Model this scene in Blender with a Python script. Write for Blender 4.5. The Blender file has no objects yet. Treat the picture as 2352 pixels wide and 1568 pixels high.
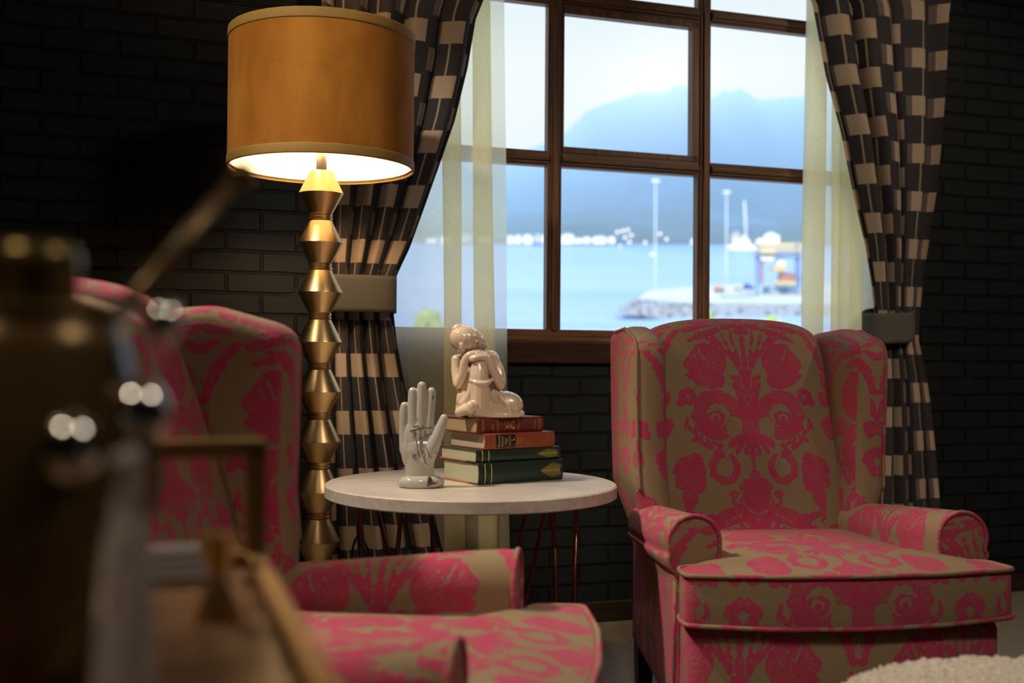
import bpy, bmesh, math, random
from math import sin, cos, tan, pi, radians, sqrt, atan2, exp
from mathutils import Vector, Matrix, noise
from mathutils.bvhtree import BVHTree
random.seed(7)
C = bpy.context.scene
col = C.collection

# ------------------------------------------------------------------ camera, sky, lights, exposure
CAM_H, F_PX = 0.94, 2500.0
PITCH, ROLL = radians(1.0), radians(0.45)
cd = bpy.data.cameras.new('camera')
cam = bpy.data.objects.new('camera', cd); col.objects.link(cam)
CAM_M = Matrix.Translation((0, 0, CAM_H)) @ Matrix.Rotation(pi/2 + PITCH, 4, 'X') @ Matrix.Rotation(ROLL, 4, 'Z')
cam.matrix_world = CAM_M
cd.sensor_width = 36.0; cd.lens = F_PX/2352*36.0
cd.clip_start = 0.05; cd.clip_end = 5000
cd.dof.use_dof = True; cd.dof.focus_distance = 2.95; cd.dof.aperture_fstop = 2.3
C.camera = cam
C.view_settings.view_transform = 'Standard'; C.view_settings.look = 'None'
C.view_settings.gamma = 1; C.view_settings.exposure = 0.0
C.cycles.use_denoising = True
C.cycles.max_bounces = 7; C.cycles.diffuse_bounces = 2; C.cycles.glossy_bounces = 3
C.cycles.transmission_bounces = 6; C.cycles.transparent_max_bounces = 16; C.cycles.volume_bounces = 0
C.cycles.sample_clamp_indirect = 6.0
C.cycles.use_adaptive_sampling = True; C.cycles.adaptive_threshold = .035
C.cycles.caustics_reflective = False; C.cycles.caustics_refractive = False

THETA = radians(18.3); D_WALL = 3.65
WALL_M = Matrix.Translation((-D_WALL*sin(THETA), D_WALL*cos(THETA), 0)) @ Matrix.Rotation(THETA, 4, 'Z')
WALL_I = WALL_M.inverted()

w = bpy.data.worlds.new('sky'); C.world = w; w.use_nodes = True
nt = w.node_tree; nt.nodes.clear()
tc = nt.nodes.new('ShaderNodeTexCoord'); sx = nt.nodes.new('ShaderNodeSeparateXYZ')
cr = nt.nodes.new('ShaderNodeValToRGB'); bg = nt.nodes.new('ShaderNodeBackground'); wo = nt.nodes.new('ShaderNodeOutputWorld')
nt.links.new(tc.outputs['Generated'], sx.inputs[0]); nt.links.new(sx.outputs[2], cr.inputs[0])
nt.links.new(cr.outputs[0], bg.inputs[0]); nt.links.new(bg.outputs[0], wo.inputs[0])
e = cr.color_ramp.elements
e[0].position = 0.0; e[0].color = (.80, .90, 1.0, 1)
e[1].position = 0.9; e[1].color = (.42, .62, 1.0, 1)
x = e.new(0.26); x.color = (.93, .98, 1.0, 1)
x = e.new(0.36); x.color = (.74, .87, 1.0, 1)
mr = nt.nodes.new('ShaderNodeMapRange'); nt.links.new(sx.outputs[2], mr.inputs[0])
for k_, v_ in ((1, .38), (2, .75), (3, 1.05), (4, 3.4)): mr.inputs[k_].default_value = v_
nt.links.new(mr.outputs[0], bg.inputs[1])

def light(name, kind, loc, target, energy, color, size=0.5, **kw):
    l = bpy.data.lights.new(name, kind); l.energy = energy; l.color = color
    if kind == 'AREA': l.shape = 'DISK'; l.size = size
    if kind == 'SPOT': l.shadow_soft_size = size; l.spot_size = radians(kw.get('cone', 70)); l.spot_blend = .6
    if kind == 'SUN': l.angle = radians(1.0)
    o = bpy.data.objects.new(name, l); col.objects.link(o)
    o.location = loc
    o.rotation_euler = (Vector(target)-Vector(loc)).to_track_quat('-Z', 'Y').to_euler()
    return o
light('sunlight', 'SUN', (-40, -60, 90), (60, 100, 0), 4.4, (1.0, .97, .92))
light('ceiling_spot_key', 'SPOT', (0.0, .25, 2.86), (.74, 2.75, .55), 80, (1.0, .85, .68), .10, cone=44)  # unseen film light off frame, the key on the right chair
light('ceiling_spot_left', 'SPOT', (-1.55, 2.25, 2.88), (.0, 1.85, .45), 290, (1.0, .86, .70), .10, cone=54)  # unseen off-frame film light over the seat of the left chair
light('ceiling_spot_shade', 'SPOT', (-1.45, 1.0, 2.88), (-.53, 3.0, 1.62), 190, (1.0, .84, .62), .08, cone=26)  # added only to brighten the outside of the lampshade
light('ceiling_spot_cart', 'SPOT', (-1.1, -.35, 2.88), (-.35, .8, .8), 60, (1.0, .85, .66), .14, cone=44)  # added to lift the dark bar cart; no known fixture
light('ceiling_spot_fill', 'AREA', (1.5, .7, 2.85), (-.6, 1.75, .7), 15, (1.0, .86, .70), .4)  # added soft fill for the backrest of the left chair
light('ceiling_spot_right', 'SPOT', (2.75, 1.6, 2.88), (1.75, 3.9, 1.3), 115, (1.0, .84, .66), .10, cone=60)  # added to light the right curtain; no lamp known there

# ------------------------------------------------------------------ measuring helpers
def ray(px, py):
    d = Vector(((px-1176)/F_PX, -(py-784)/F_PX, -1.0))
    return (CAM_M.to_3x3() @ d)
def at(px, py, Y):                      # the point of that sight line at world depth Y
    d = ray(px, py); return Vector((0, 0, CAM_H)) + d*(Y/d.y)
def wall_pt(px, py, t=0.0):             # (x along wall, z) where the sight line meets the plane t in front of the wall
    o = WALL_I @ Vector((0, 0, CAM_H)); d = WALL_I.to_3x3() @ ray(px, py)
    k = (-t-o.y)/d.y; p = o+d*k
    return p.x, p.z

# ------------------------------------------------------------------ object helpers
def tag(o, label=None, cat=None, group=None, kind=None):
    if label: o['label'] = label
    if cat: o['category'] = cat
    if group: o['group'] = group
    if kind: o['kind'] = kind
    return o
def empty(name, M=None):
    o = bpy.data.objects.new(name, None); col.objects.link(o)
    o.empty_display_size = .1
    if M is not None: o.matrix_world = M
    return o
def T(x, y, z=0, rz=0): return Matrix.Translation((x, y, z)) @ Matrix.Rotation(rz, 4, 'Z')
def link_mesh(name, me, mat, parent=None, M=None, smooth=True):
    o = bpy.data.objects.new(name, me); col.objects.link(o)
    if mat: me.materials.append(mat)
    for p in me.polygons: p.use_smooth = smooth
    if parent: o.parent = parent
    if M is not None:
        if parent: o.matrix_local = M
        else: o.matrix_world = M
    return o
def sharp(o, deg=40):
    me = o.data
    bm = bmesh.new(); bm.from_mesh(me)
    for ed in bm.edges:
        if len(ed.link_faces) == 2 and ed.calc_face_angle(0) > radians(deg): ed.smooth = False
    bm.to_mesh(me); bm.free()
    return o
class MB:
    """collects shapes of ONE mesh"""
    def __init__(s): s.v = []; s.f = []; s.uv = []
    def add(s, vs, fs, uv=None):
        b = len(s.v); s.v += [tuple(x) for x in vs]; s.f += [tuple(b+i for i in q) for q in fs]
        s.uv += list(uv) if uv else [(0, 0)]*len(vs)
        return s
    def grid(s, nu, nv, fn, cu=False, cv=False, uvf=None):
        vs, uv, fs = [], [], []
        for j in range(nv):
            for i in range(nu):
                r = fn(i/(nu if cu else nu-1), j/(nv if cv else nv-1))
                vs.append(r[:3]); uv.append(r[3:5] if len(r) > 3 else (i/(nu-1), j/(nv-1)))
        for j in range(nv if cv else nv-1):
            for i in range(nu if cu else nu-1):
                i2, j2 = (i+1) % nu, (j+1) % nv
                fs.append((j*nu+i, j*nu+i2, j2*nu+i2, j2*nu+i))
        return s.add(vs, fs, uv)
    def lathe(s, prof, seg=48, c=(0, 0, 0), cap=True):
        vs = []; fs = []; uv = []
        n = len(prof)
        for j, (r, z) in enumerate(prof):
            for i in range(seg):
                a = 2*pi*i/seg; vs.append((c[0]+r*cos(a), c[1]+r*sin(a), c[2]+z)); uv.append((i/seg, z))
        for j in range(n-1):
            for i in range(seg):
                k = (i+1) % seg; fs.append((j*seg+i, j*seg+k, (j+1)*seg+k, (j+1)*seg+i))
        if cap:
            if prof[0][0] > 1e-6: fs.append(tuple(reversed(range(seg))))
            if prof[-1][0] > 1e-6: fs.append(tuple((n-1)*seg+i for i in range(seg)))
        return s.add(vs, fs, uv)
    def tube(s, pts, r, seg=8, closed=False, cap=True):
        pts = [Vector(p) for p in pts]; n = len(pts); vs = []; fs = []
        rr = r if isinstance(r, (list, tuple)) else [r]*n
        up = None
        for i in range(n):
            a = pts[i-1] if (i > 0 or closed) else pts[i]; b = pts[(i+1) % n] if (i < n-1 or closed) else pts[i]
            t = (b-a).normalized()
            if up is None: up = t.orthogonal().normalized()
            up = (up - t*up.dot(t)).normalized(); w_ = t.cross(up)
            for k in range(seg):
                an = 2*pi*k/seg; vs.append(pts[i]+(up*cos(an)+w_*sin(an))*rr[i])
        for i in range(n if closed else n-1):
            j = (i+1) % n
            for k in range(seg):
                m = (k+1) % seg; fs.append((i*seg+k, i*seg+m, j*seg+m, j*seg+k))
        if cap and not closed:
            fs.append(tuple(reversed(range(seg)))); fs.append(tuple((n-1)*seg+k for k in range(seg)))
        return s.add(vs, fs)
    def box(s, x0, x1, y0, y1, z0, z1):
        vs = [(x, y, z) for z in (z0, z1) for y in (y0, y1) for x in (x0, x1)]
        return s.add(vs, [(0, 2, 3, 1), (4, 5, 7, 6), (0, 1, 5, 4), (2, 6, 7, 3), (0, 4, 6, 2), (1, 3, 7, 5)])
    def prism(s, poly, a, b, axis='y'):
        n = len(poly)
        def P(q, h): return {'y': (q[0], h, q[1]), 'x': (h, q[0], q[1]), 'z': (q[0], q[1], h)}[axis]
        vs = [P(q, a) for q in poly]+[P(q, b) for q in poly]
        return s.add(vs, [tuple(range(n)), tuple(reversed(range(n, 2*n)))]+[(i, i+n, (i+1) % n+n, (i+1) % n) for i in range(n)])
    def ellipsoid(s, c, r, seg=16, rings=10, M=None):
        vs = []; fs = []
        for j in range(rings+1):
            th = pi*j/rings
            for i in range(seg):
                a = 2*pi*i/seg; v = Vector((r[0]*sin(th)*cos(a), r[1]*sin(th)*sin(a), r[2]*cos(th)))
                if M is not None: v = M @ v
                vs.append(v+Vector(c))
        for j in range(rings):
            for i in range(seg):
                k = (i+1) % seg; fs.append((j*seg+i, (j+1)*seg+i, (j+1)*seg+k, j*seg+k))
        return s.add(vs, fs)
    def build(s, name, mat, parent=None, M=None, smooth=True, bevel=0, seg=2, sharp_deg=None, fix=True):
        me = bpy.data.meshes.new(name); me.from_pydata(s.v, [], s.f)
        ul = me.uv_layers.new(name='UVMap')
        for lp in me.loops: ul.data[lp.index].uv = s.uv[lp.vertex_index]
        bm = bmesh.new(); bm.from_mesh(me)
        if fix: bmesh.ops.remove_doubles(bm, verts=[v for v in bm.verts if not all(len(f.verts) == 4 for f in v.link_faces)], dist=1e-6)
        if bevel:
            es = [ed for ed in bm.edges if len(ed.link_faces) == 2 and ed.calc_face_angle(0) > radians(30)]
            bmesh.ops.bevel(bm, geom=es, offset=bevel, segments=seg, affect='EDGES', profile=.5, clamp_overlap=True)
        bmesh.ops.recalc_face_normals(bm, faces=bm.faces)
        bm.to_mesh(me); bm.free()
        o = link_mesh(name, me, mat, parent, M, smooth)
        if sharp_deg: sharp(o, sharp_deg)
        return o
def box_uv(o, off=(0, 0)):
    me = o.data; ul = me.uv_layers[0]
    for p in me.polygons:
        n = p.normal; ax = max(range(3), key=lambda k: abs(n[k]))
        for li in p.loop_indices:
            c = me.vertices[me.loops[li].vertex_index].co
            u = (c.y, c.z) if ax == 0 else (c.x, c.z) if ax == 1 else (c.x, c.y)
            ul.data[li].uv = (u[0]+off[0], u[1]+off[1])
    return o
def copy_tree(o, parent=None):
    c = o.copy(); col.objects.link(c); c.parent = parent
    for ch in list(o.children): copy_tree(ch, c)
    return c
def catmull(pts, n):
    out = []; m = len(pts)
    for k in range(n):
        t = k/(n-1)*(m-1); i = min(int(t), m-2); f = t-i
        p = [pts[max(0, min(m-1, j))] for j in (i-1, i, i+1, i+2)]
        out.append(tuple(.5*(2*p[1][d]+(p[2][d]-p[0][d])*f+(2*p[0][d]-5*p[1][d]+4*p[2][d]-p[3][d])*f*f+(-p[0][d]+3*p[1][d]-3*p[2][d]+p[3][d])*f**3) for d in range(len(pts[0]))))
    return out
def lerp_table(tab, z):
    tab = sorted(tab)
    if z <= tab[0][0]: return tab[0][1:]
    for a, b in zip(tab, tab[1:]):
        if z <= b[0]:
            f = (z-a[0])/(b[0]-a[0]); return tuple(p+(q-p)*f for p, q in zip(a[1:], b[1:]))
    return tab[-1][1:]

# ------------------------------------------------------------------ materials
class N:
    """small wrapper to write shader node trees as expressions"""
    def __init__(s, name):
        s.m = bpy.data.materials.new(name); s.m.use_nodes = True; s.t = s.m.node_tree; s.t.nodes.clear()
        s.out = s.t.nodes.new('ShaderNodeOutputMaterial')
    def node(s, typ, ins=None, **kw):
        n = s.t.nodes.new(typ)
        for k, v in kw.items(): setattr(n, k, v)
        for k, v in (ins or {}).items(): s.put(n.inputs[k], v)
        return n
    def put(s, sock, v):
        if isinstance(v, bpy.types.NodeSocket): s.t.links.new(v, sock)
        elif isinstance(v, bpy.types.Node): s.t.links.new(v.outputs[0], sock)
        else:
            if sock.type == 'RGBA' and len(v) == 3: v = (*v, 1)
            sock.default_value = v
    def math(s, op, a, b=0.0, c=None, clamp=False):
        n = s.node('ShaderNodeMath', operation=op, use_clamp=clamp); s.put(n.inputs[0], a); s.put(n.inputs[1], b)
        if c is not None: s.put(n.inputs[2], c)
        return n.outputs[0]
    def mix(s, f, a, b):
        n = s.node('ShaderNodeMix', data_type='RGBA'); s.put(n.inputs[0], f); s.put(n.inputs[6], a); s.put(n.inputs[7], b); return n.outputs[2]
    def coord(s, which='Object'): return s.node('ShaderNodeTexCoord').outputs[which]
    def noise(s, vec, scale, detail=3, rough=.55, dist=0, out=0):
        n = s.node('ShaderNodeTexNoise', {'Scale': scale, 'Detail': detail, 'Roughness': rough, 'Distortion': dist}); s.put(n.inputs['Vector'], vec); return n.outputs[out]
    def mapping(s, vec, loc=(0, 0, 0), rot=(0, 0, 0), scale=(1, 1, 1), typ='POINT'):
        n = s.node('ShaderNodeMapping', vector_type=typ); s.put(n.inputs[0], vec)
        n.inputs[1].default_value = loc; n.inputs[2].default_value = rot; n.inputs[3].default_value = scale; return n.outputs[0]
    def ramp(s, f, stops):
        n = s.node('ShaderNodeValToRGB'); s.put(n.inputs[0], f); el = n.color_ramp.elements
        el[0].position, el[0].color = stops[0][0], (*stops[0][1], 1); el[1].position, el[1].color = stops[-1][0], (*stops[-1][1], 1)
        for p, c in stops[1:-1]: el.new(p).color = (*c, 1)
        return n.outputs[0]
    def smooth(s, v, a, b):
        n = s.node('ShaderNodeMapRange', {'From Min': a, 'From Max': b}, interpolation_type='SMOOTHSTEP'); s.put(n.inputs[0], v); return n.outputs[0]
    def bump(s, h, strength=.3, dist=.002, normal=None):
        n = s.node('ShaderNodeBump', {'Strength': strength, 'Distance': dist}); s.put(n.inputs['Height'], h)
        if normal is not None: s.put(n.inputs['Normal'], normal)
        return n.outputs[0]
    def bsdf(s, color, rough=.5, metal=0, normal=None, **kw):
        n = s.node('ShaderNodeBsdfPrincipled'); s.put(n.inputs['Base Color'], color); s.put(n.inputs['Roughness'], rough); s.put(n.inputs['Metallic'], metal)
        if normal is not None: s.put(n.inputs['Normal'], normal)
        for k, v in kw.items(): s.put(n.inputs[k.replace('_', ' ')], v)
        return n.outputs[0]
    def done(s, sh): s.t.links.new(sh, s.out.inputs[0]); return s.m
    def mixsh(s, f, a, b):
        n = s.node('ShaderNodeMixShader'); s.put(n.inputs[0], f); s.t.links.new(a, n.inputs[1]); s.t.links.new(b, n.inputs[2]); return n.outputs[0]

def plain(name, color, rough=.5, metal=0, var=.12, nscale=25, bump=.0, bdist=.001, **kw):
    n = N(name); co = n.coord()
    f = n.noise(co, nscale, 4)
    c = n.mix(f, [c*(1-var) for c in color], [min(1, c*(1+var)) for c in color])
    nm = n.bump(n.noise(co, nscale*6, 3), bump, bdist) if bump else None
    return n.done(n.bsdf(c, rough, metal, nm, **kw))

def m_brick():
    n = N('painted_black_brick'); co = n.coord()
    sp = n.node('ShaderNodeSeparateXYZ', {0: co})
    cb = n.node('ShaderNodeCombineXYZ', {0: n.math('ADD', sp.outputs[0], sp.outputs[1]), 1: sp.outputs[2]}).outputs[0]
    ds = n.noise(cb, 9, 3, out=1); ds2 = n.node('ShaderNodeVectorMath', {0: ds, 1: (.5, .5, .5)}, operation='SUBTRACT').outputs[0]
    ds3 = n.node('ShaderNodeVectorMath', {0: ds2, 3: .012}, operation='SCALE').outputs[0]
    v = n.node('ShaderNodeVectorMath', {0: cb, 1: ds3}, operation='ADD').outputs[0]
    b = n.node('ShaderNodeTexBrick', {'Vector': v, 'Scale': 1.0, 'Mortar Size': .0065, 'Mortar Smooth': .5, 'Brick Width': .226, 'Row Height': .0678, 'Color1': (1, 1, 1, 1), 'Color2': (.75, .75, .75, 1), 'Mortar': (0, 0, 0, 1)})
    b.offset = .5
    fill = n.smooth(n.noise(cb, 5.5, 3), .55, .72)          # places where thick paint has closed the joints
    fac = n.math('MULTIPLY', b.outputs['Fac'], n.math('SUBTRACT', 1.0, n.math('MULTIPLY', fill, .8)))
    rough_n = n.noise(co, 60, 5, .65)
    h = n.math('ADD', n.math('MULTIPLY', fac, -1.0), n.math('MULTIPLY', rough_n, .12))
    nm = n.bump(h, 1.0, .010)
    base = n.mix(n.noise(co, 3.0, 3), (.0058, .0076, .0082), (.0120, .0148, .0156))
    c = n.mix(n.math('MULTIPLY', fac, .9), base, (.0025, .002, .0017))
    return n.done(n.bsdf(c, n.math('ADD', .52, n.math('MULTIPLY', rough_n, .2)), 0, nm, Specular_IOR_Level=.22))

def m_wood(name, c1, c2, rough=.35, axis=0, scale=1.0):
    n = N(name); co = n.coord()
    sc = [60, 60, 60]; sc[axis] = 3
    v = n.mapping(co, scale=[k*scale for k in sc])
    f = n.noise(v, 1.0, 5, .6, .6)
    c = n.mix(n.smooth(f, .3, .7), c1, c2)
    return n.done(n.bsdf(c, rough, 0, n.bump(f, .15, .001), Specular_IOR_Level=.25))

def m_glass_pane():
    n = N('window_glass')
    tr = n.node('ShaderNodeBsdfTransparent', {0: (.97, .985, .98, 1)}).outputs[0]
    gl = n.node('ShaderNodeBsdfGlossy', {0: (1, 1, 1, 1), 1: .30}).outputs[0]
    return n.done(n.mixsh(.015, tr, gl))

def m_clear_glass():
    n = N('clear_crystal')
    return n.done(n.bsdf((.80, .70, .66), .05, 0, None, Transmission_Weight=.55, IOR=1.5))

# ---- damask: motif of flowers, scrolls and leaves mirrored about the stem, in metres of cloth
def m_damask():
    n = N('pink_damask_chenille'); uv = n.coord('UV')
    TW, TH = .50, .62
    sp = n.node('ShaderNodeSeparateXYZ', {0: uv})
    xw = n.math('WRAP', sp.outputs[0], TW/2, -TW/2)
    ax = n.math('ABSOLUTE', xw)
    ay = n.math('WRAP', sp.outputs[1], TH, 0.0)
    p0 = n.node('ShaderNodeCombineXYZ', {0: ax, 1: ay, 2: 1.0}).outputs[0]
    ds = n.noise(p0, 38, 1, out=1)
    ds = n.node('ShaderNodeVectorMath', {0: ds, 1: (.5, .5, .5)}, operation='SUBTRACT').outputs[0]
    ds = n.node('ShaderNodeVectorMath', {0: ds, 1: (.009, .009, 0)}, operation='MULTIPLY').outputs[0]
    p = n.node('ShaderNodeVectorMath', {0: p0, 1: ds}, operation='ADD').outputs[0]
    vo = n.node('ShaderNodeTexVoronoi', {'Vector': p0, 'Scale': 85.0}, feature='F1').outputs[0]
    lobes = n.math('MULTIPLY', n.math('SUBTRACT', vo, .60), .0075)      # scalloped petal and leaf edges (metres)
    last = [None]; cur = [p]; cnt = [0]      # shapes are evaluated in small batches, one after the other, which keeps the shader light
    def pp():
        cnt[0] += 1
        if cnt[0] % 8 == 0 and last[0] is not None:
            cur[0] = n.node('ShaderNodeVectorMath', {0: last[0], 1: (1e-12, 1e-12, 0), 2: p}, operation='MULTIPLY_ADD').outputs[0]
        return cur[0]
    def ell(cx, cy, rx, ry, rot=0):
        q = pp(); k = min(rx, ry)/2; f = sqrt(k); c_, s_ = cos(radians(rot)), sin(radians(rot))
        A = (c_/rx*f, s_/rx*f, -(c_*cx+s_*cy)/rx*f); B = (-s_/ry*f, c_/ry*f, (s_*cx-c_*cy)/ry*f)
        u = n.node('ShaderNodeVectorMath', {0: q, 1: A}, operation='DOT_PRODUCT').outputs['Value']
        v = n.node('ShaderNodeVectorMath', {0: q, 1: B}, operation='DOT_PRODUCT').outputs['Value']
        return n.math('MULTIPLY_ADD', u, u, n.math('MULTIPLY_ADD', v, v, -k))
    def ring(cx, cy, r, wd):
        v = n.node('ShaderNodeVectorMath', {0: pp(), 1: (cx, cy, 1)}, operation='DISTANCE').outputs['Value']
        return n.math('SUBTRACT', n.math('ABSOLUTE', n.math('SUBTRACT', v, r)), wd)
    def union(ds_):
        for f in ds_:
            d = f(); last[0] = d if last[0] is None else n.math('MINIMUM', last[0], d)
        return last[0]
    def cut(a, b): return n.math('MAXIMUM', a, n.math('MULTIPLY', b, -1.0))
    E_, R_ = (lambda *a: (lambda: ell(*a))), (lambda *a: (lambda: ring(*a)))
    def C_(a, *b):
        def f():
            r = a()
            for q in b: r = cut(r, q())
            return r
        return f
    S = [E_(0, .46, .0085, .12), C_(E_(0, .39, .030, .085), E_(.013, .435, .0035, .05, -8)), E_(.024, .425, .011, .022, -35), E_(.028, .452, .008, .016, -50),
         E_(.017, .50, .0042, .085, -10), E_(.032, .515, .0048, .080, -22), E_(.050, .53, .0052, .078, -38), E_(.071, .55, .0058, .072, -54),
         E_(.098, .585, .062, .0085, -16), E_(.135, .608, .055, .009, -6), E_(.03, .612, .032, .0095, 10), E_(0, .59, .022, .010),
         C_(E_(.108, .502, .056, .050), E_(.098, .535, .004, .028, 25), E_(.125, .535, .004, .028, -20)), E_(.105, .455, .045, .026, 10), E_(.065, .512, .014, .016), E_(.155, .505, .014, .020), E_(.150, .468, .016, .014), E_(.100, .548, .030, .010, 8),
         E_(.212, .575, .044, .0085, -48), E_(.222, .548, .038, .0085, -55), E_(.238, .60, .03, .008, -30), E_(.236, .515, .018, .009, -60),
         R_(.168, .408, .0155, .0088), E_(.188, .392, .012, .010), E_(.232, .408, .017, .022), E_(.240, .455, .008, .026, 10),
         C_(R_(.090, .352, .050, .0165), E_(.040, .315, .030, .034)), C_(E_(.096, .343, .024, .023), R_(.097, .344, .011, .0022)), E_(.140, .388, .017, .010, 42), E_(.150, .352, .015, .0085, 5), E_(.112, .412, .024, .010, -14), E_(.074, .408, .020, .011, 24), E_(.146, .318, .012, .008, -35), E_(.042, .378, .012, .018, 20),
         C_(E_(0, .335, .024, .080), E_(.011, .335, .0028, .055, 4)), E_(.013, .272, .0065, .036, 9), E_(.029, .280, .0075, .034, 24), E_(.046, .284, .0085, .024, 48), E_(.0, .262, .0055, .036), E_(.054, .272, .010, .008), E_(0, .238, .0038, .012),
         E_(.174, .338, .0045, .018, 14), E_(.168, .312, .0045, .016, -20), E_(.156, .304, .013, .006, 40), E_(.152, .288, .012, .0058, -15), E_(.140, .292, .0045, .012, 10), E_(.134, .276, .013, .006, 35), E_(.122, .284, .0045, .012, -15), E_(.118, .266, .012, .0065, 10), E_(.104, .276, .010, .0045, 50), E_(.090, .270, .010, .006, -10), E_(.100, .256, .010, .005, -30),
         C_(R_(.082, .210, .034, .0095), E_(.070, .250, .013, .018)), E_(.060, .238, .011, .0065, 35), E_(.100, .182, .010, .006, 30), E_(.118, .205, .006, .010), E_(.050, .196, .006, .010), E_(.078, .170, .010, .005),
         E_(.178, .205, .042, .036), E_(.172, .172, .036, .034), E_(.150, .198, .014, .016), E_(.205, .172, .014, .018), E_(.165, .235, .022, .012), E_(.182, .130, .020, .028), E_(.186, .095, .0075, .030),
         C_(E_(0, .108, .046, .066), R_(0, .130, .040, .0022), E_(.058, .150, .014, .03, 14)), E_(0, .180, .014, .026), E_(.022, .172, .010, .0075, 35), E_(.036, .160, .010, .009), E_(.062, .140, .011, .009), E_(.066, .122, .005, .014), E_(0, .218, .0035, .010),
         E_(.088, .086, .058, .0125, -22), E_(.128, .074, .055, .010, 14), E_(.100, .062, .070, .010, -14), E_(.098, .036, .070, .0115, -10), E_(.130, .022, .056, .010, 12), E_(.085, .012, .060, .009, -8), E_(.038, .045, .0065, .040, -40), E_(0, .022, .0085, .045), E_(.210, .042, .026, .010, 30), E_(.222, .012, .030, .009, 10), E_(.236, .305, .012, .022, 15), E_(.222, .335, .010, .016, -30), E_(.242, .345, .008, .018)]
    d = n.math('ADD', union(S), lobes)
    ve = n.node('ShaderNodeTexVoronoi', {'Vector': p0, 'Scale': 105.0, 'Randomness': 1.0}, feature='DISTANCE_TO_EDGE').outputs[0]
    gate = n.smooth(n.noise(p0, 30, 2), .42, .55)
    vein = n.math('MULTIPLY', n.math('MULTIPLY', n.smooth(ve, .07, .025), gate), n.smooth(d, -.0022, -.0045))
    fray = n.math('MULTIPLY', n.math('SUBTRACT', n.noise(n.mapping(uv, scale=(350, 900, 1)), 1.0, 2), .5), .002)
    m0 = n.smooth(n.math('ADD', d, fray), .0009, -.0009)
    mask = n.math('MULTIPLY', m0, n.math('SUBTRACT', 1.0, n.math('MULTIPLY', vein, .75)))
    weave = n.noise(n.mapping(uv, scale=(180, 1500, 1)), 1.0, 3, .6)
    pile = n.noise(n.mapping(uv, scale=(500, 1100, 1)), 1.0, 3, .7)
    beige = n.mix(weave, (.215, .150, .084), (.30, .212, .122))
    pink = n.mix(pile, (.33, .023, .062), (.54, .060, .138))
    c = n.mix(mask, beige, pink)
    h = n.math('ADD', n.math('MULTIPLY', mask, n.math('ADD', .7, n.math('MULTIPLY', pile, .6))), n.math('MULTIPLY', weave, .12))
    nm = n.bump(h, .55, .0022)
    return n.done(n.bsdf(c, .85, 0, nm, Sheen_Weight=n.math('MULTIPLY', mask, .22), Sheen_Roughness=.5, Sheen_Tint=(1, .55, .7, 1), Specular_IOR_Level=.2))

def m_curtain():
    n = N('curtain_block_print'); uv = n.coord('UV'); sp = n.node('ShaderNodeSeparateXYZ', {0: uv})
    PW, PH = .100, .184
    cu = n.math('DIVIDE', sp.outputs[0], PW); ci = n.math('FLOOR', cu); fu = n.math('SUBTRACT', n.math('FRACT', cu), .5)
    odd = n.math('MODULO', n.math('ABSOLUTE', ci), 2.0)
    vv = n.math('FRACT', n.math('ADD', n.math('DIVIDE', sp.outputs[1], PH), n.math('MULTIPLY', odd, .5)))
    ed = n.math('MULTIPLY', n.math('SUBTRACT', n.noise(uv, 160, 2), .5), .03)
    fu_ = n.math('ADD', fu, ed); vv_ = n.math('ADD', vv, n.math('MULTIPLY', ed, .5))
    afu = n.math('ABSOLUTE', n.math('SUBTRACT', fu_, .04))
    insq_v = n.math('MULTIPLY', n.math('GREATER_THAN', vv_, .30), n.math('LESS_THAN', vv_, .71))
    sq = n.math('MULTIPLY', n.math('LESS_THAN', afu, .34), insq_v)
    line = n.math('LESS_THAN', n.math('ABSOLUTE', n.math('SUBTRACT', fu_, .04)), .028)
    shade_ = n.math('MULTIPLY', n.math('LESS_THAN', n.math('ABSOLUTE', n.math('ADD', fu_, .38)), .135), insq_v)
    gap = n.math('MULTIPLY', n.math('LESS_THAN', n.math('ABSOLUTE', n.math('SUBTRACT', vv_, .92)), .001), 1.0)
    dry = n.noise(n.mapping(uv, scale=(110, 420, 1)), 1.0, 3, .6)
    dark = n.mix(dry, (.022, .019, .022), (.070, .062, .066))
    grey = n.mix(dry, (.11, .082, .074), (.21, .16, .135))
    beige = n.mix(dry, (.44, .31, .21), (.56, .41, .285))
    c = n.mix(shade_, dark, grey); c = n.mix(line, c, (.40, .30, .19)); c = n.mix(sq, c, beige)
    nm = n.bump(n.noise(n.mapping(uv, scale=(900, 900, 1)), 1.0, 2), .25, .0006)
    b = n.bsdf(c, .8, 0, nm, Specular_IOR_Level=.25)
    tl = n.node('ShaderNodeBsdfTranslucent', {0: c}).outputs[0]
    return n.done(n.mixsh(.12, b, tl))

def m_sheer():
    n = N('sheer_cream_voile'); uv = n.coord('UV')
    wv = n.noise(n.mapping(uv, scale=(500, 60, 1)), 1.0, 3, .7)
    op = n.math('ADD', .62, n.math('MULTIPLY', n.math('SUBTRACT', wv, .5), .35), clamp=True)
    tr = n.node('ShaderNodeBsdfTransparent', {0: (1, 1, .95, 1)}).outputs[0]
    df = n.node('ShaderNodeBsdfDiffuse', {0: (.92, .83, .58, 1)}).outputs[0]
    tl = n.node('ShaderNodeBsdfTranslucent', {0: (1.0, .90, .60, 1)}).outputs[0]
    return n.done(n.mixsh(op, tr, n.mixsh(.68, df, tl)))

def m_brass(name, col_=(.72, .50, .22), rough=.28, aniso=.0):
    n = N(name); co = n.coord()
    br = n.noise(n.mapping(co, scale=(8, 8, 420)), 1.0, 2, .6)
    r = n.math('ADD', rough-.04, n.math('MULTIPLY', br, .08))
    c = n.mix(br, [k*.9 for k in col_], [min(1, k*1.08) for k in col_])
    return n.done(n.bsdf(c, r, 1.0, None))

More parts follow.
